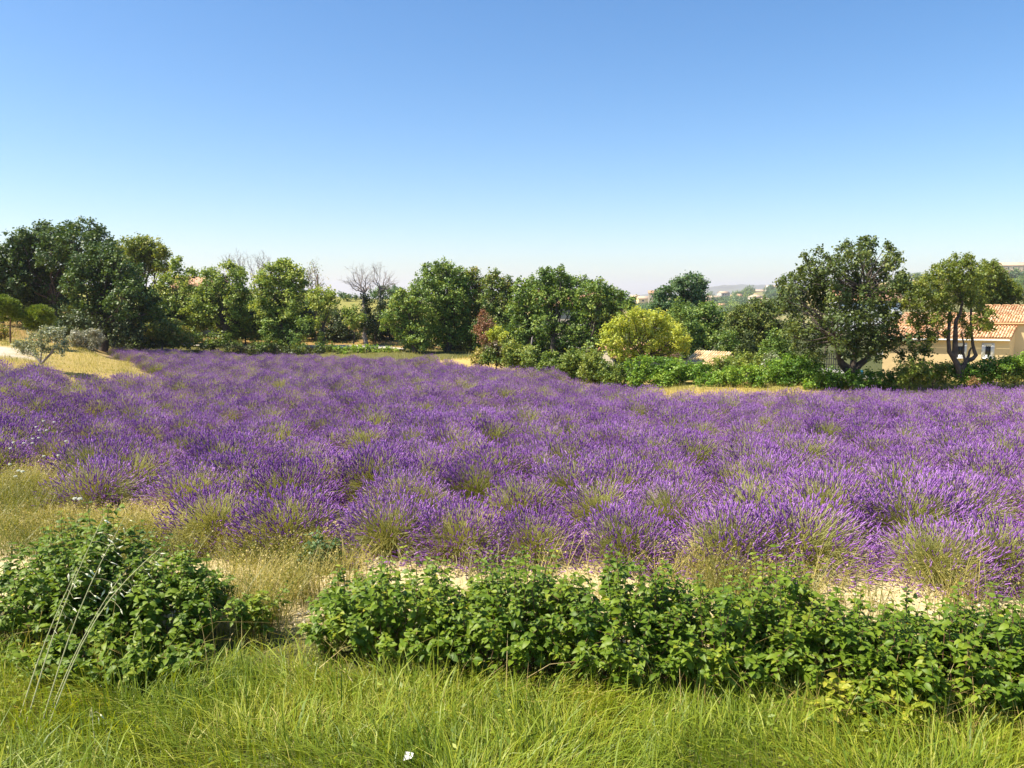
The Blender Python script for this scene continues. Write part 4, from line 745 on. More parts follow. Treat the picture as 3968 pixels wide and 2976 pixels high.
house_at('long low tan village house at the left end behind the bluish oak', 2770, 1160, 960, 17, 2.6, 8, 1.8, rad(5), 'stone', 'roof_far_pale', [(-3,1.5,1.4,1.4)], group=G_V)
house_at('small red roofed village house between trees', 2872, 1158, 920, 7, 3.2, 6, 2.4, rad(35), 'cream', 'roof_far', [(0,1.6,1.2,1.2)], group=G_V)
house_at('pink walled village house below the small red roof', 2862, 1166, 880, 11, 2.2, 7, 1.8, rad(-5), 'cream', 'roof_far', [(-2,1.2,1.2,1.2)], group=G_V)
house_at('cream village house with hipped roof and tall windows in the middle', 2940, 1165, 840, 13.5, 4.2, 9, 2.4, rad(28), 'plaster', 'roof_far_pale', [(-4.5,2,1.4,2.4),(-2,2,1.4,2.4),(1,2.4,1.4,1.8)], group=G_V, hip=4)
house_at('low annex right of the cream hipped house', 2962, 1166, 820, 9, 1.6, 7, 1.3, rad(-8), 'plaster', 'roof_far_pale', [(0,.9,1.4,.8)], group=G_V)
house_at('little white village house lowest on the slope', 2958, 1182, 720, 5, 1.8, 5, 1.5, rad(20), 'plaster', 'roof_far', [(0,1,1,1)], group=G_V)
house_at('long pale school like building on the village ridge', 2948, 1136, 1280, 36, 3.2, 10, 2.6, rad(4), 'stone', 'roof_far_pale', [(x, 1.6, 1.8, 1.4) for x in range(-14, 15, 4)], group=G_V)
hb = house_at('tall pale hall with a white slanting end wall on the ridge', 3000, 1132, 1260, 22, 8.5, 14, 2.6, rad(-4), 'cream', 'roof_far_pale', [(x, 5.2, 2.2, 1.4) for x in (-6, -2, 2, 6)], group=G_V)
g = Geo(); slab(g, (-14.5,-.6,-4),(-11.8,-.6,-4),(-9.6,-.6,10.2),(-11.6,-.6,10.2), 2.5); obj('buttress', g, M['white'], hb)
house_at('village house with a grey shaded front right of the tall hall', 3000, 1152, 1000, 11, 3.6, 8, 2.2, rad(-20), 'cream', 'roof_far', [(-2,1.8,1.6,1.6),(2,1.8,1.6,1.6)], group=G_V)
house_at('orange village cottage in the gap below the slope', 2800, 1190, 700, 5, 2.0, 5, 1.3, rad(10), 'cream', 'roof_far', [(0,1,1,1)], group=G_V)
house_at('tiny tan house far out on the plain left of the bluish oak', 2500, 1174, 700, 12, 4, 8, 2, rad(8), 'ochre', 'roof_far_pale', [(-2,2,1.6,1.6)], group=G_V)
house_at('tiny pink house on the plain beside the bluish oak', 2527, 1168, 650, 6, 7, 8, 2, rad(-8), 'cream', 'roof_far', [(0,4,1.4,1.8)], group=G_V)
house_at('tiny white house on the plain right of the centre oaks', 2465, 1166, 800, 9, 4, 8, 2, rad(12), 'plaster', 'roof_far_pale', [(0,2,1.6,1.6)], group=G_V)
house_at('red roofed house in the trees left of the wide oak top', 2745, 1178, 840, 8, 2.5, 7, 1.8, rad(14), 'plaster', 'roof_far', [(0,1.3,1.3,1.3)], group=G_V)
# right hill
ch = house_at('long stone building with tall narrow windows on the right hilltop', 3962, 1090, 700, 34, 14, 16, 2.8, rad(-5), 'stone', 'roof_far_pale', [(x, 11.4, .75, 2.6) for x in (-12.6, -8.2, -3.8, .6, 5, 9.4)], group=G_V)
house_at('stone annex with small barred window below the hilltop building', 3966, 1090, 675, 16.5, 8.4, 8, 1.4, rad(-5), 'stone', 'roof_far_pale', [(-2.6, 6.2, 2.0, 1.0)], group=G_V)
g = Geo(); q0 = at(3931, 1092, 668); g.add([(q0[0]-1.4,q0[1],q0[2]-3),(q0[0]+1.4,q0[1],q0[2]-3),(q0[0]+.6,q0[1]+1,q0[2]+7.6),(q0[0]-.8,q0[1]+1,q0[2]+7.6),(q0[0]-1.4,q0[1]+4,q0[2]-3),(q0[0]+1.4,q0[1]+4,q0[2]-3),(q0[0]+.6,q0[1]+4,q0[2]+7.6),(q0[0]-.8,q0[1]+4,q0[2]+7.6)], [(0,1,2,3),(1,5,6,2),(5,4,7,6),(4,0,3,7),(3,2,6,7)]); tag(obj('buttress', g, M['stone']), 'sloping pale stone buttress against the hilltop annex', 'buttress')
house_at('pink house with attic window left below the hilltop building', 3888, 1073, 660, 10, 2.4, 8, 2.6, rad(-20), 'cream', 'roof_far', [(-1, 1.5, 1.0, 1.0)], group=G_V)
house_at('house with an orange roof strip under the hilltop building', 3901, 1090, 630, 9.6, 2.8, 8, 2.2, rad(6), 'cream', 'roof_far', [(1.4, 1.4, 1.4, 1.0)], group=G_V)
house_at('low tan wall house below the orange roof strip', 3911, 1103, 610, 4.8, 2.6, 6, .6, 0, 'stone', 'roof_far_pale', [(.6, 1.3, .8, .8)], group=G_V)
house_at('yellow roofed hut beside the round bush on the right hill', 3934, 1107, 595, 4.2, 2.0, 5, 1.3, rad(15), 'cream', 'roof_far_pale', [(0, 1., .8, .8)], group=G_V)
house_at('orange house at the right edge just above the tiled roof', 3950, 1144, 400, 4.4, 1.8, 5, 1.2, rad(10), 'cream', 'roof_far', [(0, 1., .8, .8)], group=G_V)
# trees of the far slopes: a few shapes, copied
protos = []
for v in range(4):
    rng = np.random.default_rng(40 + v); g = Geo(); gt = Geo()
    for _ in range(7): crown_leaves(g, np.array([rng.normal(0, .45), rng.normal(0, .45), rng.uniform(.55, 1.25)]), .45, .16, 1.6, rng.uniform(.3, .7), rng=rng)
    gt.tube([(0,0,-.2),(0,0,.3),(.03,0,.8)], [.09,.07,.04], 5)
    protos.append((mesh('crown', g, M['oak_blue' if v % 2 else 'oak']), mesh('trunk', gt, M['bark'])))
rng = np.random.default_rng(5)
far_spots = []
for _ in range(150):
    px = rng.uniform(2690, 3120); py = rng.uniform(1140, 1225); d = np.interp(py, [1140, 1225], [1200, 680]) * rng.uniform(.93, 1.07); far_spots.append((px, py, d, rng.uniform(3.6, 8.5)))
for _ in range(50):
    px = rng.uniform(2380, 2700); py = rng.uniform(1166, 1200); d = np.interp(py, [1166, 1200], [900, 350]); far_spots.append((px, py, d, rng.uniform(3, 5.)))
for _ in range(60):
    px = rng.uniform(3480, 3968); py = rng.uniform(1085, 1160); d = np.interp(py, [1085, 1160], [800, 480]); far_spots.append((px, py, d, rng.uniform(3.5, 6.5)))
clear = [(2812,1135,26,26),(2940,1150,30,24),(2948,1125,60,12),(3000,1115,40,20),(3906,1075,36,36),(3960,1060,60,50)]
for px, py, d, s_ in far_spots:
    if any(abs(px - a_) < w_ and -4 < py - b_ < h_ for a_, b_, w_, h_ in clear): continue
    p = at(px, py, d); z = Hf(p[0], d)
    t = thing('hillside_tree', 'small rounded tree among the houses of the far slopes', 'tree', (p[0], d, z), 'trees of the far slopes', rng.uniform(0, 6.28)); t.scale = (s_, s_, s_ * rng.uniform(.8, 1.15))
    cm, tm = protos[rng.integers(0, 4)]
    link('crown', cm, t)['kind'] = 'stuff'; link('trunk', tm, t)
def far_tree(label, px, py, d, r):
    p = at(px, py, d); tree('hillside_tree', label, 'tree', SRC, d, (px, py + r), [(px, py, r), (px - r * .5, py + r * .3, r * .7), (px + r * .6, py + r * .2, r * .7), (px, py + r * .7, r * .8)], .6, 'oak', tint=.4, tuft=1)
far_tree('round green bush beside the stone annex at the right edge', 3958, 1090, 580, 15)
far_tree('dark round tree left of the orange roof strip on the hill', 3892, 1096, 580, 12)
far_tree('dark tree below the yellow hut at the right edge', 3950, 1118, 540, 14)
far_tree('tall narrow cypress left of the hilltop building', 3878, 1040, 700, 6)

# ------------------------------------------------------------------ lavender
def spike_t(near_):
    rings = [(0, .5), (.18, 1.), (.42, .72), (.68, .95), (1., .1)] if near_ else [(0, .5), (.4, 1.), (1., .12)]
    k = 4; v = []
    for i, (zq, rq) in enumerate(rings):
        for j in range(k): q = (j + (i % 2) * .5) * 2 * math.pi / k; v.append((math.cos(q) * rq * .5, math.sin(q) * rq * .5, zq))
    f = [(i * k + j, i * k + (j + 1) % k, (i + 1) * k + (j + 1) % k, (i + 1) * k + j) for i in range(len(rings) - 1) for j in range(k)]
    return np.array(v), np.array(f)
SPV, SPF = spike_t(True)
def strips(g, P, width, side, tint, mat=0):
    """P (K,n,3) centre lines -> tapered flat strips"""
    K, n, _ = P.shape; wv = np.asarray(width).reshape(1, n, 1) if np.ndim(width) == 1 else np.asarray(width).reshape(K, n, 1)
    v = np.stack([P - side[:, None] * wv / 2, P + side[:, None] * wv / 2], 2).reshape(-1, 3)
    i = (np.arange(K)[:, None] * n * 2 + np.arange(n - 1)[None] * 2).ravel()
    g.add(v, np.stack([i, i + 1, i + 3, i + 2], -1), np.repeat(tint, n * 2), mat)
def lav_bush(seed, n=1050, holes=2, green=.1, fine=True):
    sv_, sf_ = (SPV, SPF) if fine else spike_t(False)
    rng = np.random.default_rng(seed); gf = Geo(); gs = Geo()
    ct = rng.uniform(math.cos(rad(86)), 1, n) ** .9; th = np.arccos(np.clip(ct, -1, 1)); ph = rng.uniform(0, 2 * math.pi, n)
    ph += np.sin(ph * 2 + seed) * .25
    d0 = np.stack([np.sin(th) * np.cos(ph), np.sin(th) * np.sin(ph), np.cos(th)], -1)
    Lg = (.74 - .10 * (th / 1.5)) * np.where(rng.random(n) < .3, rng.uniform(.62, .95, n), rng.normal(1, .07, n))
    base = np.stack([rng.normal(0, .07, n), rng.normal(0, .07, n), rng.uniform(.0, .08, n)], -1)
    out_ = nrm(d0 * np.array([1, 1, 0]) + 1e-6)
    tip = base + d0 * Lg[:, None] - np.array([0, 0, 1]) * (.09 * np.sin(th) ** 2)[:, None] + out_ * .04
    tip[:, 2] = np.maximum(tip[:, 2], .05 + rng.uniform(0, .08, n))
    midp = base + (tip - base) * .5 + np.array([0, 0, 1]) * (.05 + .07 * np.sin(th))[:, None]
    P = np.stack([base, midp, tip], 1)
    ax = nrm(nrm(tip - midp) * .62 + np.array([0, 0, .55]) + rng.standard_normal((n, 3)) * .22)
    hd = [nrm(np.array([rng.normal(0, .5), rng.normal(0, .5), rng.uniform(.5, 1)])) for _ in range(holes)]
    keep = rng.random(n) > green
    for h_ in hd: keep &= ~((d0 @ h_ > math.cos(rad(rng.uniform(16, 30)))) & (rng.random(n) < .8))
    side = nrm(np.cross(ax, rng.standard_normal((n, 3))))
    strips(gs, P, np.array([.0055, .0045, .0035]), side, np.clip(rng.normal(.55, .2, n), 0, 1))
    # leafy base: narrow grey green leaves
    m_ = 520 if fine else 260; dd = nrm(rng.standard_normal((m_, 3)) * np.array([1, 1, .6]) + np.array([0, 0, .55])); b0 = dd * rng.uniform(.03, .2, m_)[:, None]; b0[:, 2] = np.abs(b0[:, 2])
    ln = rng.uniform(.18, .36, m_)[:, None]; Q = np.stack([b0, b0 + dd * ln * .5 + rng.standard_normal((m_, 3)) * .02, b0 + dd * ln + np.array([0, 0, .03])], 1); Q[..., 2] = np.maximum(Q[..., 2], .01)
    strips(gs, Q, np.array([.006, .009, .002]), nrm(np.cross(dd, rng.standard_normal((m_, 3)))), np.clip(rng.normal(.22, .18, m_), 0, 1))
    k = keep; N_ = k.sum(); ln = rng.uniform(.05, .095, N_); wd = rng.uniform(.0125, .0195, N_)
    a_ = ax[k]; u_ = nrm(np.cross(a_, rng.standard_normal((N_, 3)))); w_ = np.cross(a_, u_)
    Mx = np.stack([u_ * wd[:, None], w_ * wd[:, None], a_ * ln[:, None]], -1)
    tn = np.clip(rng.normal(.5, .27, N_), 0, 1)
    gf.inst(sv_, sf_, Mx, tip[k] - a_ * .012, tn)
    # a small separate whorl below many spikes
    q = (rng.random(N_) < .5) & fine; Mq = Mx[q] * np.array([.8, .8, .22]); gf.inst(SPV[:12], SPF[:8], Mq, tip[k][q] - a_[q] * .04, tn[q])
    return mesh('flower_spikes', gf, M['lav_flower']), mesh('stems', gs, M['lav_stem'])
VAR = [lav_bush(100 + i, 2000, holes=[0, 1, 2, 2, 3, 3][i], green=[.04, .05, .08, .08, .1, .16][i]) for i in range(6)]
rng = np.random.default_rng(77)
spots = []
for row in range(0, 56):
    a0 = ROW0 + row * 1.30
    for i_ in range(-72, 72):
        u_ = i_ * .87 + (row % 2) * .43 + rng.normal(0, .16); o_ = a0 + rng.normal(0, .11)
        x, y = RD * u_ + RN * o_
        if y < 5: continue
        px = float(pxof(x, y))
        if px < -450 or px > 4500: continue
        if y > edge_far(px) - .4 or bool(wedge(px, y)): continue
        if row == 0 and (px < 540 or 960 < px < 1090): continue
        if row == 1 and px < 330 and rng.random() < .7: continue
        if row == 2 and px < 170 and rng.random() < .4: continue
        if rng.random() < .02: continue
        spots.append((math.hypot(x, y), x, y, row, px))
spots.sort()
IND = 300
first = [s_ for s_ in spots if s_[3] == 0]; first.sort(key=lambda s_: s_[4])
names_first = {}
words = ['leftmost', 'second from left', 'third from left', 'fourth from left', 'fifth from left', 'sixth from left', 'seventh from left', 'eighth from left', 'ninth from left', 'tenth from left', 'eleventh from left', 'twelfth from left']
inview = [s_ for s_ in first if -150 < s_[4] < 4120]
for i_, s_ in enumerate(inview): names_first[s_] = 'front row lavender bush above the hedge, %s in the row' % words[min(i_, 11)]
far = []; cnt = 0
for s_ in spots:
    _, x, y, row, px = s_
    sc = rng.uniform(.74, 1.02); rz = rng.uniform(0, 6.28); v = int(rng.integers(0, 6)) if row else int([0, 1, 2, 3, 4, 1][int(rng.integers(0, 6))])
    if cnt < IND and -120 < px < 4100:
        cnt += 1
        lb = names_first.get(s_) or ('lavender bush in the second or third row from the hedge' if row < 3 else 'lavender bush in the massed rows past the third row')
        t = thing('lavender_bush', lb, 'lavender', (x, y, Hf(x, y) - .02), 'lavender bushes in the field', rz); t.scale = (sc, sc, sc * rng.uniform(.82, .95))
        link('flower_spikes', VAR[v][0], t)['kind'] = 'stuff'; link('stems', VAR[v][1], t)['kind'] = 'stuff'
    else: far.append((x, y, Hf(x, y) - .02, rz, sc, v))
# the remaining bushes: one object of instanced geometry
far = np.array(far)
pm = bpy.data.meshes.new('lavender_rows'); pm.vertices.add(len(far)); pm.vertices.foreach_set('co', far[:, :3].astype(np.float32).ravel())
for nm, tp, dat in (('rz', 'FLOAT', far[:, 3]), ('sc', 'FLOAT', far[:, 4])):
    q = pm.attributes.new(nm, tp, 'POINT'); q.data.foreach_set('value', dat.astype(np.float32))
q = pm.attributes.new('vi', 'INT', 'POINT'); q.data.foreach_set('value', far[:, 5].astype(np.int32))
lc = bpy.data.collections.new('lavender_shapes')
FARV = [lav_bush(200 + i, 1500, [0, 1, 1, 2, 2, 3][i], [.05, .06, .08, .1, .12, .16][i], False) for i in range(6)]
for i_, (a_, b_) in enumerate(FARV):   # joined flower + stem meshes as instance sources
    bmj = a_.copy(); 
    import bmesh
    bm = bmesh.new(); bm.from_mesh(a_); nfc = len(bm.faces); bm.from_mesh(b_); bm.faces.ensure_lookup_table()
    for f_ in bm.faces[nfc:]: f_.material_index = 1
    jm = bpy.data.meshes.new('lavender_shape'); bm.to_mesh(jm); bm.free(); jm.materials.append(M['lav_flower']); jm.materials.append(M['lav_stem'])
    bpy.data.meshes.remove(bmj)
    so = bpy.data.objects.new('lavender_shape_%d' % i_, jm); lc.objects.link(so)
ng = bpy.data.node_groups.new('lavender_scatter', 'GeometryNodeTree')
ng.interface.new_socket('Geometry', in_out='INPUT', socket_type='NodeSocketGeometry'); ng.interface.new_socket('Geometry', in_out='OUTPUT', socket_type='NodeSocketGeometry')
N = ng.nodes; Lk = ng.links
gi, go = N.new('NodeGroupInput'), N.new('NodeGroupOutput'); mp = N.new('GeometryNodeMeshToPoints'); ip = N.new('GeometryNodeInstanceOnPoints'); ci = N.new('GeometryNodeCollectionInfo')
ci.inputs['Collection'].default_value = lc; ci.inputs['Separate Children'].default_value = True; ci.inputs['Reset Children'].default_value = True
ip.inputs['Pick Instance'].default_value = True
def na(nm, tp): n_ = N.new('GeometryNodeInputNamedAttribute'); n_.data_type = tp; n_.inputs['Name'].default_value = nm; return n_.outputs['Attribute']
cx_ = N.new('ShaderNodeCombineXYZ'); Lk.new(na('rz', 'FLOAT'), cx_.inputs[2])
Lk.new(gi.outputs[0], mp.inputs[0]); Lk.new(mp.outputs[0], ip.inputs['Points']); Lk.new(ci.outputs[0], ip.inputs['Instance']); Lk.new(na('vi', 'INT'), ip.inputs['Instance Index'])
Lk.new(cx_.outputs[0], ip.inputs['Rotation']); sx_ = N.new('ShaderNodeCombineXYZ'); fz = N.new('ShaderNodeMath'); fz.operation = 'MULTIPLY'; fz.inputs[1].default_value = .88; sa = na('sc', 'FLOAT'); Lk.new(sa, fz.inputs[0]); Lk.new(sa, sx_.inputs[0]); Lk.new(sa, sx_.inputs[1]); Lk.new(fz.outputs[0], sx_.inputs[2]); Lk.new(sx_.outputs[0], ip.inputs['Scale']); Lk.new(ip.outputs[0], go.inputs[0])
lo = link('lavender_rows', pm); lo.modifiers.new('scatter', 'NODES').node_group = ng; lo['kind'] = 'stuff'
tag(lo, 'far purple rows of the lavender field', 'lavender', 'lavender bushes in the field')

# ------------------------------------------------------------------ dogwood shrubs of the roadside hedge
def leaf_t(droop, fold, wid, fine=True):
    xs_ = np.array([0, .22, .5, .78, 1.] if fine else [0, .3, .68, 1.]); ws = np.array([.02, .30, .36, .22, .0] if fine else [.02, .34, .30, .0]) * wid; v = []
    for x_, w_ in zip(xs_, ws):
        z_ = -droop * x_ ** 2
        v += [(x_, -w_, z_ + fold * w_), (x_, 0, z_), (x_, w_, z_ + fold * w_)]
    f = [(3 * i + a_, 3 * i + a_ + 1, 3 * i + a_ + 4, 3 * i + a_ + 3) for i in range(len(xs_) - 1) for a_ in (0, 1)]
    return np.array(v), np.array(f)
LC = [leaf_t(.32, .35, .82, False), leaf_t(.5, .25, .9, False), leaf_t(.2, .55, .78, False), leaf_t(.62, .35, .86, False)]
LT = [leaf_t(.32, .35, .82), leaf_t(.5, .25, .9), leaf_t(.2, .55, .78), leaf_t(.62, .35, .86)]
LEAF_MESH = []
for q in range(4):
    for tn in (.12, .35, .55, .75):
        g = Geo(); g.add(*LT[q], tn); LEAF_MESH.append(mesh('leaf', g, M['dogwood'], smooth=True))
def dogwood(label, px, Yc, rx, ry, h, nst=78, tint=.4, own=110, seed=0):
    Yc -= .33; h *= 1.12; ry *= 1.12
    rng = np.random.default_rng(seed + int(px) + 500); x0 = (px - 1984) / F * Yc; z0 = Hf(x0, Yc); root = np.array([x0, Yc, z0])
    t = thing('dogwood_shrub', label, 'shrub', root, 'shrubs of the roadside hedge')
    gs = Geo(); LP = []; LA = []; LN = []; LS = []; LTn = []
    for _ in range(nst):
        a_ = rng.uniform(0, 2 * math.pi); q = math.sqrt(rng.random()); bx, by = math.cos(a_) * q, math.sin(a_) * q
        b0 = np.array([bx * rx * .55, by * ry * .55, -.03]); tz = h * (1 - .55 * q ** 2.2) * rng.uniform(.72, 1.14)
        e = np.array([bx * rx * 1.0 + rng.normal(0, .05), by * ry + rng.normal(0, .05), tz])
        pts = wob(b0, e, 5, .018, rng); pts[:, 2] += np.sin(np.linspace(0, 3.14, 5)) * .06 * q
        gs.tube(pts + root, np.linspace(.0045, .0018, 5), 4)
        n_ = int(rng.integers(10, 15)); us = np.linspace(rng.uniform(.2, .5), 1.0, n_); rot = rng.uniform(0, 3.1); st = np.clip(rng.normal(tint, .13), 0, .8)
        dirn = nrm(e - b0)
        for k_, u_ in enumerate(us):
            i0 = min(int(u_ * 4), 3); p_ = pts[i0] + (pts[i0 + 1] - pts[i0]) * (u_ * 4 - i0)
            for sgn in (0, math.pi):
                an = rot + k_ * 1.57 + sgn + rng.normal(0, .25); o_ = np.array([math.cos(an), math.sin(an), 0])
                ax = nrm(o_ * .95 + dirn * (.15 + .5 * u_ ** 3) + rng.standard_normal(3) * .18); ax[2] -= .12
                LP.append(p_); LA.append(nrm(ax)); LN.append(nrm(np.array([0, 0, 1.]) + rng.standard_normal(3) * .33 - np.array([0, .35, 0]))); LS.append(rng.uniform(.038, .066) * (1.1 - .45 * u_ ** 6)); LTn.append(np.clip(st + rng.normal(0, .1) + (.45 if rng.random() < .015 else 0), 0, 1))
            # small side shoots
            if rng.random() < .35 and u_ < .85:
                sh = nrm(np.array([rng.normal(), rng.normal(), rng.uniform(.1, .9)])) * rng.uniform(.06, .14)
                gs.tube(np.array([p_, p_ + sh * .5, p_ + sh]) + root, [.002, .0016, .0012], 3)
                for kk in range(5):
                    pp = p_ + sh * (.4 + .15 * kk); an = rng.uniform(0, 6.28); ax = nrm(np.array([math.cos(an), math.sin(an), rng.normal(0, .2)]))
                    LP.append(pp); LA.append(ax); LN.append(nrm(np.array([0, -.35, 1.]) + rng.standard_normal(3) * .35)); LS.append(rng.uniform(.04, .07)); LTn.append(np.clip(st + rng.normal(0, .1), 0, 1))
    LP = np.array(LP); LA = np.array(LA); LN = np.array(LN); LS = np.array(LS); LTn = np.array(LTn)
    ok = LP[:, 2] > .02; LP, LA, LN, LS, LTn = LP[ok], LA[ok], LN[ok], LS[ok], LTn[ok]
    Nn = nrm(LN - (LN * LA).sum(-1, keepdims=True) * LA); Mx = np.stack([LA, np.cross(Nn, LA), Nn], -1)
    score = -LP[:, 1] / ry + LP[:, 2] / h * .8 + rng.normal(0, .15, len(LP)); order = np.argsort(-score)
    kind = rng.integers(0, 4, len(LP))
    obj('stems', gs, M['twig'], t, root)
    gl = Geo()
    for q in range(4):
        s_ = order[own:][kind[order[own:]] == q]
        gl.inst(*LC[q], Mx[s_] * LS[s_][:, None, None], LP[s_] + root, LTn[s_])
    obj('leaves', gl, M['dogwood'], t, root, smooth=True, kind='stuff')
    for i_ in order[:own]:
        tq = int(np.clip(round((LTn[i_] - .12) / .21), 0, 3))
        o = bpy.data.objects.new('leaf', LEAF_MESH[kind[i_] * 4 + tq]); COL.objects.link(o); o.parent = t
        mm = Matrix((Mx[i_] * LS[i_]).tolist()).to_4x4(); mm.translation = Vector(LP[i_]); o.matrix_local = mm
    return t
DW = [
 ('roadside shrub cut by the left edge behind the tall oat stalks', -60, 6.15, .75, .55, .60, 80, .38),
 ('roadside shrub with the highest shoots just right of the oat stalks', 330, 6.2, .72, .55, .86, 110, .38),
 ('rounded roadside shrub left of the sandy gap', 590, 6.1, .55, .5, .60, 76, .36),
 ('small thin shrub at the edge of the sandy gap', 960, 6.1, .16, .25, .38, 9, .5),
 ('low bramble like shrub at the foot of the left hedge', 360, 5.5, .72, .28, .28, 60, .42),
 ('thin shrub starting the long hedge right of the sandy gap', 1330, 6.0, .34, .4, .50, 40, .5),
 ('bushy shrub near the left end of the long hedge', 1560, 5.85, .62, .5, .62, 85, .45),
 ('dense shrub in the middle of the hedge below the big lavender clump', 2000, 5.7, .68, .5, .70, 95, .42),
 ('dark hollow shrub right of the middle of the hedge', 2420, 5.55, .66, .52, .70, 90, .36),
 ('upright shrub under the bare green lavender clump', 2800, 5.45, .60, .5, .70, 85, .38),
 ('shrub with tall leafy shoots near the right lavender bushes', 3060, 5.5, .5, .45, .72, 65, .46),
 ('dull twiggy shrub at the right with straw stems through it', 3380, 5.25, .62, .5, .56, 85, .40),
 ('shrub in front of the bare sand at right', 3720, 5.15, .6, .5, .62, 85, .40),
 ('shrub cut by the right edge of the photo', 4080, 5.05, .6, .5, .66, 80, .38),
]
for i_, (lb, px, Yc, rx, ry, h, ns, tn) in enumerate(DW): dogwood(lb, px, Yc, rx, ry, h, ns, tn, 110, i_ * 31)
dogwood('yellow leaved low shrub at the foot of the right hedge', 3420, 4.85, .42, .14, .30, 26, .85, 60, 900)

# ------------------------------------------------------------------ grass, weeds, stones
def blades(n, xf, yf, hmin, hmax, wid, tint_f, lean, seed, seg=4, wind=0):
    rng = np.random.default_rng(seed); g = Geo()
    x, y = xf(rng, n), None; x, y = yf(rng, n, x)
    z = H(x, y) - .01
    a_ = rng.uniform(0, 2 * math.pi, n)
    if wind: a_ = vnoise(x, y, .55, 71) * 7 - 1.5 + rng.normal(0, .8, n)
    ln = rng.uniform(hmin, hmax, n) * rng.uniform(.6, 1, n); cu = np.abs(rng.normal(lean, lean * .6, n))
    dx, dy = np.cos(a_), np.sin(a_)
    t = np.linspace(0, 1, seg)
    P = np.zeros((n, seg, 3))
    P[..., 0] = x[:, None] + (dx * ln * cu)[:, None] * t ** 1.8; P[..., 1] = y[:, None] + (dy * ln * cu)[:, None] * t ** 1.8
    P[..., 2] = z[:, None] + ln[:, None] * (t - .45 * np.minimum(cu, 1.5)[:, None] * t ** 2.6)
    w_ = wid * np.array([.8, 1., .75, .1]) if seg == 4 else wid * np.linspace(1, .1, seg)
    wf = rng.uniform(.6, 1.5, n)[:, None] * w_[None]
    side = np.stack([-dy, dx, np.zeros(n)], -1); side = nrm(side + rng.standard_normal((n, 3)) * .3)
    strips(g, P, wf, side, np.clip(tint_f(rng, n, x, y), 0, 1))
    return g
# roadside verge
def vx(rng, n): return rng.uniform(-5, 5, n)
def vy(rng, n, x): 
    y = 2.6 + rng.random(n) ** .85 * (4.95 - .115 * x - 2.6); return x, y
def vt(rng, n, x, y): return rng.normal(.40, .14, n) + (vnoise(x, y, .45, 21) - .5) * .5 + (rng.random(n) < .07) * .4
g = blades(58000, vx, vy, .14, .38, .0046, vt, .75, 1, wind=1)
g2 = blades(6000, vx, vy, .26, .50, .008, lambda r, n, x, y: r.normal(.34, .14, n), .6, 2, wind=1)
for q in range(len(g2.v)): g.add(g2.v[q], g2.f[q], g2.t[q])
g2 = blades(9000, lambda r, n: r.uniform(-4.6, 4.6, n), lambda r, n, x: (x, 4.7 - .13 * x + np.abs(r.normal(0, .5, n))), .06, .26, .0045, lambda r, n, x, y: r.normal(.5, .22, n), .7, 44)
for q in range(len(g2.v)): g.add(g2.v[q], g2.f[q], g2.t[q])
rng = np.random.default_rng(3); n = 5000; x, y = vy(rng, n, vx(rng, n)); k = vnoise(x, y, .7, 61) > .62; x, y = x[k], y[k]; n = len(x); P = np.stack([x, y, H(x, y) + rng.uniform(.05, .26, n)], -1)
g.inst(LEAF_V * np.array([1, .5, 1]), LEAF_F, frames(nrm(rng.standard_normal((n, 3)) * .6 + np.array([0, -.1, 1])), rng=rng) * rng.uniform(.02, .05, n)[:, None, None], P, np.clip(rng.normal(.3, .15, n), 0, 1))
o = obj('grass', g, M['grass'], kind='stuff'); tag(o, 'long uncut grass along the bottom of the photo', 'grass')
# wispy straw through the hedge and verge
g = blades(1300, lambda r, n: np.where(r.random(n) < .5, r.uniform(-4.2, 4.2, n), r.normal(2.6, .7, n)), lambda r, n, x: (x, 4.6 + r.random(n) * 1.6 - .135 * x), .3, .75, .0035, lambda r, n, x, y: r.uniform(.3, 1, n), .6, 5)
tag(obj('straw_stems', g, M['straw'], kind='stuff'), 'thin dry straw stems through the hedge', 'dry grass')
# dry weeds between the hedge and the lavender
def clump_field(n, boxes, seed):
    rng = np.random.default_rng(seed); w_ = np.array([b_[4] for b_ in boxes], float); k = rng.choice(len(boxes), n, p=w_ / w_.sum())
    B_ = np.array([b_[:4] for b_ in boxes])[k]
    Y_ = rng.normal(B_[:, 1], B_[:, 3]); PXx = rng.normal(B_[:, 0], B_[:, 2]); return (PXx - 1984) / F * Y_, Y_
boxes = [(120, 8.7, 230, .6, 6), (420, 8.0, 150, .40, 3), (1000, 7.75, 80, .26, 2.2), (1180, 7.5, 80, .2, .8), (30, 10.2, 110, .9, 2), (1080, 6.6, 90, .25, .42), (900, 6.0, 60, .2, .35), (2850, 6.75, 140, .2, .35), (1600, 6.9, 450, .2, .25), (3300, 6.4, 420, .2, .25), (2700, 6.5, 600, .2, .25)]
rng = np.random.default_rng(9); nc = 620; cx_, cy_ = clump_field(nc, boxes, 9); per = 36
ch = rng.uniform(.10, .5, nc) * (.7 + .6 * vnoise(cx_, cy_, .8, 51)); ct_ = np.clip(rng.normal(.42, .36, nc), 0, 1); cr_ = rng.uniform(.04, .13, nc)
x = np.repeat(cx_, per) + rng.normal(0, 1, nc * per) * np.repeat(cr_, per); y = np.repeat(cy_, per) + rng.normal(0, 1, nc * per) * np.repeat(cr_, per)
g = Geo(); n = nc * per; hh = np.repeat(ch, per) * rng.uniform(.5, 1.1, n); a_ = rng.uniform(0, 6.28, n); ln_ = np.abs(rng.normal(.55, .3, n)); t_ = np.linspace(0, 1, 4)
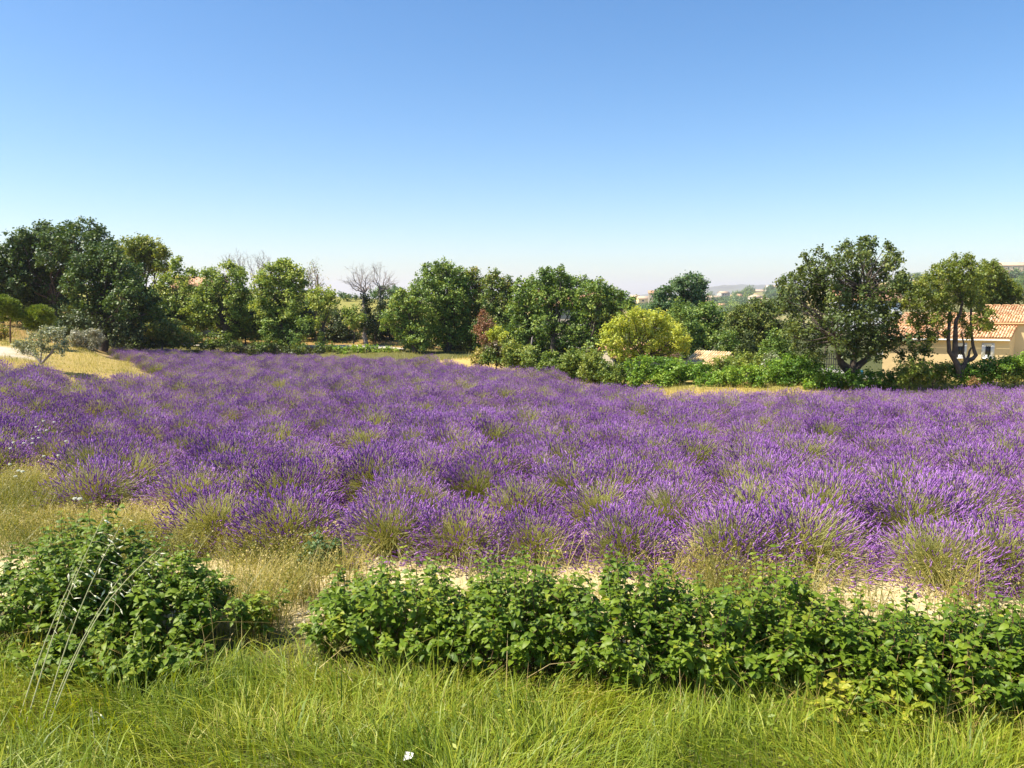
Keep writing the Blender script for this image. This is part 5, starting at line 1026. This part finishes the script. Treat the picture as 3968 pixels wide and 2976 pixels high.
P = np.zeros((n, 4, 3)); P[..., 0] = x[:, None] + (np.cos(a_) * hh * ln_)[:, None] * t_ ** 1.5; P[..., 1] = y[:, None] + (np.sin(a_) * hh * ln_)[:, None] * t_ ** 1.5; P[..., 2] = H(x, y)[:, None] + hh[:, None] * (t_ - .15 * t_ ** 2)
tt_ = np.clip(np.repeat(ct_, per) + rng.normal(0, .1, n), 0, 1)
strips(g, P, np.repeat(np.array([[.0045, .004, .0035, .0012]]), n, 0) * rng.uniform(.7, 1.5, n)[:, None], nrm(np.stack([-np.sin(a_), np.cos(a_), np.zeros(n)], -1) + rng.standard_normal((n, 3)) * .3), tt_)
k = rng.random(n) < .55; kt = P[k, 3]; m_ = k.sum()      # seed heads and small dry leaves
for rep_ in range(3):
    off = rng.standard_normal((m_, 3)) * np.array([.012, .012, .025]); f_ = P[k, 3] * .72 + P[k, 1] * .28 if rep_ else kt
    g.inst(LEAF_V, LEAF_F, frames(nrm(rng.standard_normal((m_, 3))), rng=rng) * rng.uniform(.010, .024, m_)[:, None, None], f_ + off, np.clip(tt_[k] + rng.normal(.1, .15, m_), 0, 1))
nl = 5200; u_ = rng.uniform(-6.5, 6.5, nl); w_ = rng.uniform(5.5, 9.6, nl); xy = u_[:, None] * RD + w_[:, None] * RN; k = (w_ < 7.6) | (pxof(xy[:, 0], xy[:, 1]) < 520); xy = xy[k]; nl = len(xy)
a_ = rng.uniform(0, 6.28, nl); l_ = rng.uniform(.04, .16, nl); z_ = H(xy[:, 0], xy[:, 1]) + rng.uniform(.012, .035, nl); P = np.stack([np.stack([xy[:, 0] + np.cos(a_) * l_ * q, xy[:, 1] + np.sin(a_) * l_ * q, z_ + rng.uniform(0, .02, nl) * (q > 0)], -1) for q in (-.5, 0, .5)], 1)
strips(g, P, np.array([.003, .0045, .002]), nrm(np.stack([-np.sin(a_), np.cos(a_), np.zeros(nl)], -1)), np.clip(rng.normal(.5, .3, nl), 0, 1))     # straw litter on the sand
tag(obj('dry_weeds', g, M['straw_green'], kind='stuff'), 'straw coloured dry weeds between hedge and lavender', 'weeds')
# dry grass strip at the far side of the field, wedge at left, bank
def strip_pts(r, n):
    px = r.uniform(1950, 4200, n); Y_ = edge_far(px) + r.uniform(-.4, 3.2, n); return (px - 1984) / F * Y_, Y_
r = np.random.default_rng(14); x, y = strip_pts(r, 20000)
g = blades(20000, lambda r_, n: x, lambda r_, n, x_: (x, y), .10, .42, .012, lambda r_, n, x_, y_: .45 + (vnoise(x_, y_, 1.6, 33) - .5) * 1.1 + r_.normal(0, .12, n), .55, 15, 3)
px = r.uniform(-200, 640, 20000); Y_ = r.uniform(27, 46, 20000); k = wedge(px, Y_); px, Y_ = px[k], Y_[k]; k = ~((px < 130) & (Y_ > 31.5) & (Y_ < 37)); px, Y_ = px[k], Y_[k]; x2, y2 = (px - 1984) / F * Y_, Y_
g2 = blades(len(x2), lambda r_, n: x2, lambda r_, n, x_: (x2, y2), .06, .28, .014, lambda r_, n, x_, y_: .55 + (vnoise(x_, y_, 1.6, 34) - .5) * .8 + r_.normal(0, .12, n), .6, 16, 3)
for q in range(len(g2.v)): g.add(g2.v[q], g2.f[q], g2.t[q])
px = r.uniform(-200, 1900, 16000); Y_ = np.interp(px, [-200, 430, 640, 1500, 1900], [44, 53, 53, 51, 44]) + r.random(16000) * 16; x3, y3 = (px - 1984) / F * Y_, Y_
k = ~((px > 560) & (np.abs(Y_ - np.interp(px, [560, 1000, 1500, 1700], [57.5, 58, 56.2, 52])) < 1.4)); x3, y3 = x3[k], y3[k]
g2 = blades(len(x3), lambda r_, n: x3, lambda r_, n, x_: (x3, y3), .12, .5, .022, lambda r_, n, x_, y_: .35 + r_.normal(0, .2, n), .6, 17, 3)
for q in range(len(g2.v)): g.add(g2.v[q], g2.f[q], g2.t[q])
tag(obj('dry_grass', g, M['straw_green'], kind='stuff'), 'dry yellow grass along the field edges and bank', 'dry grass')
# pebbles on the sandy strip
rng = np.random.default_rng(21); n = 5200; u_ = rng.uniform(-6.5, 6.5, n); w_ = rng.uniform(5.6, 8.4, n); xy = u_[:, None] * RD + w_[:, None] * RN
sv = np.array([(1,0,0),(0,1,0),(-1,0,0),(0,-1,0),(0,0,.6),(0,0,-.6)]) ; sf = np.array([(0,1,4),(1,2,4),(2,3,4),(3,0,4)])
P = np.stack([xy[:, 0], xy[:, 1], H(xy[:, 0], xy[:, 1]) + .005], -1); Mx = frames(nrm(rng.standard_normal((n, 3)) * .4 + np.array([0, 0, 1])), rng=rng) * (rng.uniform(.006, .018, n) * rng.uniform(.8, 1.6, n))[:, None, None]
g = Geo(); g.inst(sv, sf, Mx, P, rng.random(n)); tag(obj('pebbles', g, M['pebble'], kind='stuff'), 'small pale stones on the sandy strip', 'pebbles')

# tall wild oat stalks at lower left
def oat(label, base, top, d0, d1, seed, bend=.08, nsp=12, start=.5):
    rng = np.random.default_rng(seed); a_ = at(*base, d0); b_ = at(*top, d1); a_[2] = min(a_[2], Hf(a_[0], a_[1]) + .02)
    t_ = np.linspace(0, 1, 9)[:, None]; pts = a_ + (b_ - a_) * t_; pts[:, 2] += (np.sin(t_[:, 0] * 3.14) * bend); pts[:, 0] -= np.sin(t_[:, 0] * 3.14) * bend * .4
    t = thing('wild_oat', label, 'grass stalk', a_, 'wild oat stalks at the lower left')
    g = Geo(); g.tube(pts, np.linspace(.0048, .0018, 9), 5, .42); obj('stalk', g, M['oat'], t, a_)
    sv = np.array([(0,0,0),(.3,-.13,.02),(.3,.13,.02),(.3,0,-.10),(.62,-.07,0),(.62,.07,0),(1,0,0)]); sf = np.array([(0,1,2),(0,3,1),(0,2,3),(1,4,2),(2,4,5),(4,6,5)])
    for i in range(nsp):
        u_ = start + (1 - start) * (i + .5) / nsp; q = u_ * 8; p_ = pts[int(q)] + (pts[min(int(q) + 1, 8)] - pts[int(q)]) * (q % 1)
        o_ = np.array([rng.normal(.03, .035), rng.normal(0, .03), -abs(rng.normal(.015, .02))]); e_ = p_ + o_
        g = Geo(); g.tube(np.array([p_, p_ + o_ * .5 + np.array([0, 0, .012]), e_]), [.0008] * 3, 3, .3)
        ax = nrm(np.array([rng.normal(.45, .35), rng.normal(-.1, .3), rng.normal(-.25, .35)])); n_ = nrm(np.cross(ax, rng.standard_normal(3))); Mx = np.stack([ax, np.cross(n_, ax), n_], -1) * rng.uniform(.040, .060)
        g.inst(sv, sf, Mx[None], e_[None], np.array([rng.uniform(.6, 1)])); obj('spikelet', g, M['oat'], t, a_)
oat('tallest wild oat stalk leaning right with silvery spikelets', (150, 2790), (484, 2002), 4.45, 4.8, 1, .06, 14, .55)
oat('wild oat stalk just left of the tallest one', (95, 2770), (405, 1995), 4.5, 4.9, 2, .05, 12, .6)
oat('wild oat stalk leaning furthest right over the shrub', (170, 2800), (625, 2120), 4.4, 4.75, 3, .12, 12, .6)
oat('short wild oat stalk leftmost of the group', (60, 2760), (300, 2200), 4.5, 4.8, 4, .03, 9, .6)
oat('wild oat stalk crossing behind the others toward the right', (180, 2700), (470, 2230), 4.6, 4.9, 6, .04, 8, .65)
oat('straw stem bent low in the grass right of the oat stalks', (380, 2960), (355, 2740), 4.2, 4.25, 7, .01, 4, .8)

# scabious flowers at left, white flowers
def flower(label, px, py, d, r, group):
    p = at(px, py, d); z = Hf(p[0], p[1]); t = thing('white_flower', label, 'flower', (p[0], p[1], z), group); oo = np.array([p[0], p[1], z])
    g = Geo(); g.tube(np.array([oo, (oo + p) / 2 + np.array([.01, 0, 0]), p]), [.003, .0025, .002], 4, .6); obj('stem', g, M['lav_stem'], t, oo)
    rng = np.random.default_rng(int(px * 7 + py)); n = 22; a_ = np.arange(n) * 2.4; dd = nrm(np.stack([np.cos(a_), np.sin(a_), np.linspace(-.1, 1.4, n)], -1)); Nn = nrm(dd * .4 + np.array([0, 0, 1.]))
    ax = nrm(dd - (dd * Nn).sum(-1, keepdims=True) * Nn); g = Geo(); g.inst(LEAF_V, LEAF_F, np.stack([ax, np.cross(Nn, ax), Nn], -1) * r * .9, p + dd * r * .55, rng.random(n)); obj('petals', g, M['white_petal'], t, oo)
for i_, (px, py, d) in enumerate([(168,1632,12.6),(210,1636,12.6),(140,1655,12.4),(152,1668,12.3),(180,1668,12.2),(128,1700,11.6),(150,1697,11.6),(92,1718,11.4),(125,1718,11.3),(40,1738,11.),(52,1715,11.2),(170,1768,10.6),(226,1765,10.7),(38,1800,10.2),(255,1710,11.8)]):
    flower('small white wild flower above the lavender at the left edge', px, py, d, .026, 'white wild flowers at the left edge')
flower('left one of two white pincushion flowers over the dry weeds', 291, 1933, 9.0, .034, 'white wild flowers at the left edge'); flower('right one of two white pincushion flowers over the dry weeds', 310, 1934, 9.0, .036, 'white wild flowers at the left edge')
for px, py in ((72, 1825), (88, 1828), (60, 1847)): flower('pale wild flower low among dry weeds at left', px, py, 9.9, .03, 'white wild flowers at the left edge')
# blue green weed before the lavender
shrub('weed_bush', 'blue green leafy weed on the sand left of the big lavender bush', SRC, 7.3, [(1230,2120,45),(1290,2140,45),(1250,2180,50),(1200,2170,35)], .035, 'oak_blue', tint=.6, tr=.008, cover=1.6, gap=.3)
tag(obj('paper_scrap', (lambda g_: (g_.add(np.array([(0,0,0),(.05,.01,.01),(.055,.03,.03),(.01,.03,.035)]) + at(1562, 2948, 4.05) + np.array([0,0,.0]), [(0,1,2,3)]), g_)[1])(Geo()), M['white']), 'tiny white scrap in the grass at the bottom', 'paper')

# ------------------------------------------------------------------ the air
g = Geo(); g.box((-9500, -80, -14), (9500, 9400, 150))
hm = bpy.data.materials.new('air'); hm.use_nodes = True; hn = hm.node_tree; hn.nodes.clear()
hv = hn.nodes.new('ShaderNodeVolumePrincipled'); hv.inputs['Color'].default_value = (.80, .79, .95, 1); hv.inputs['Density'].default_value = 1.5e-4; hv.inputs['Anisotropy'].default_value = .2
ho = hn.nodes.new('ShaderNodeOutputMaterial'); hn.links.new(hv.outputs[0], ho.inputs['Volume'])
obj('haze', g, hm, kind='stuff')
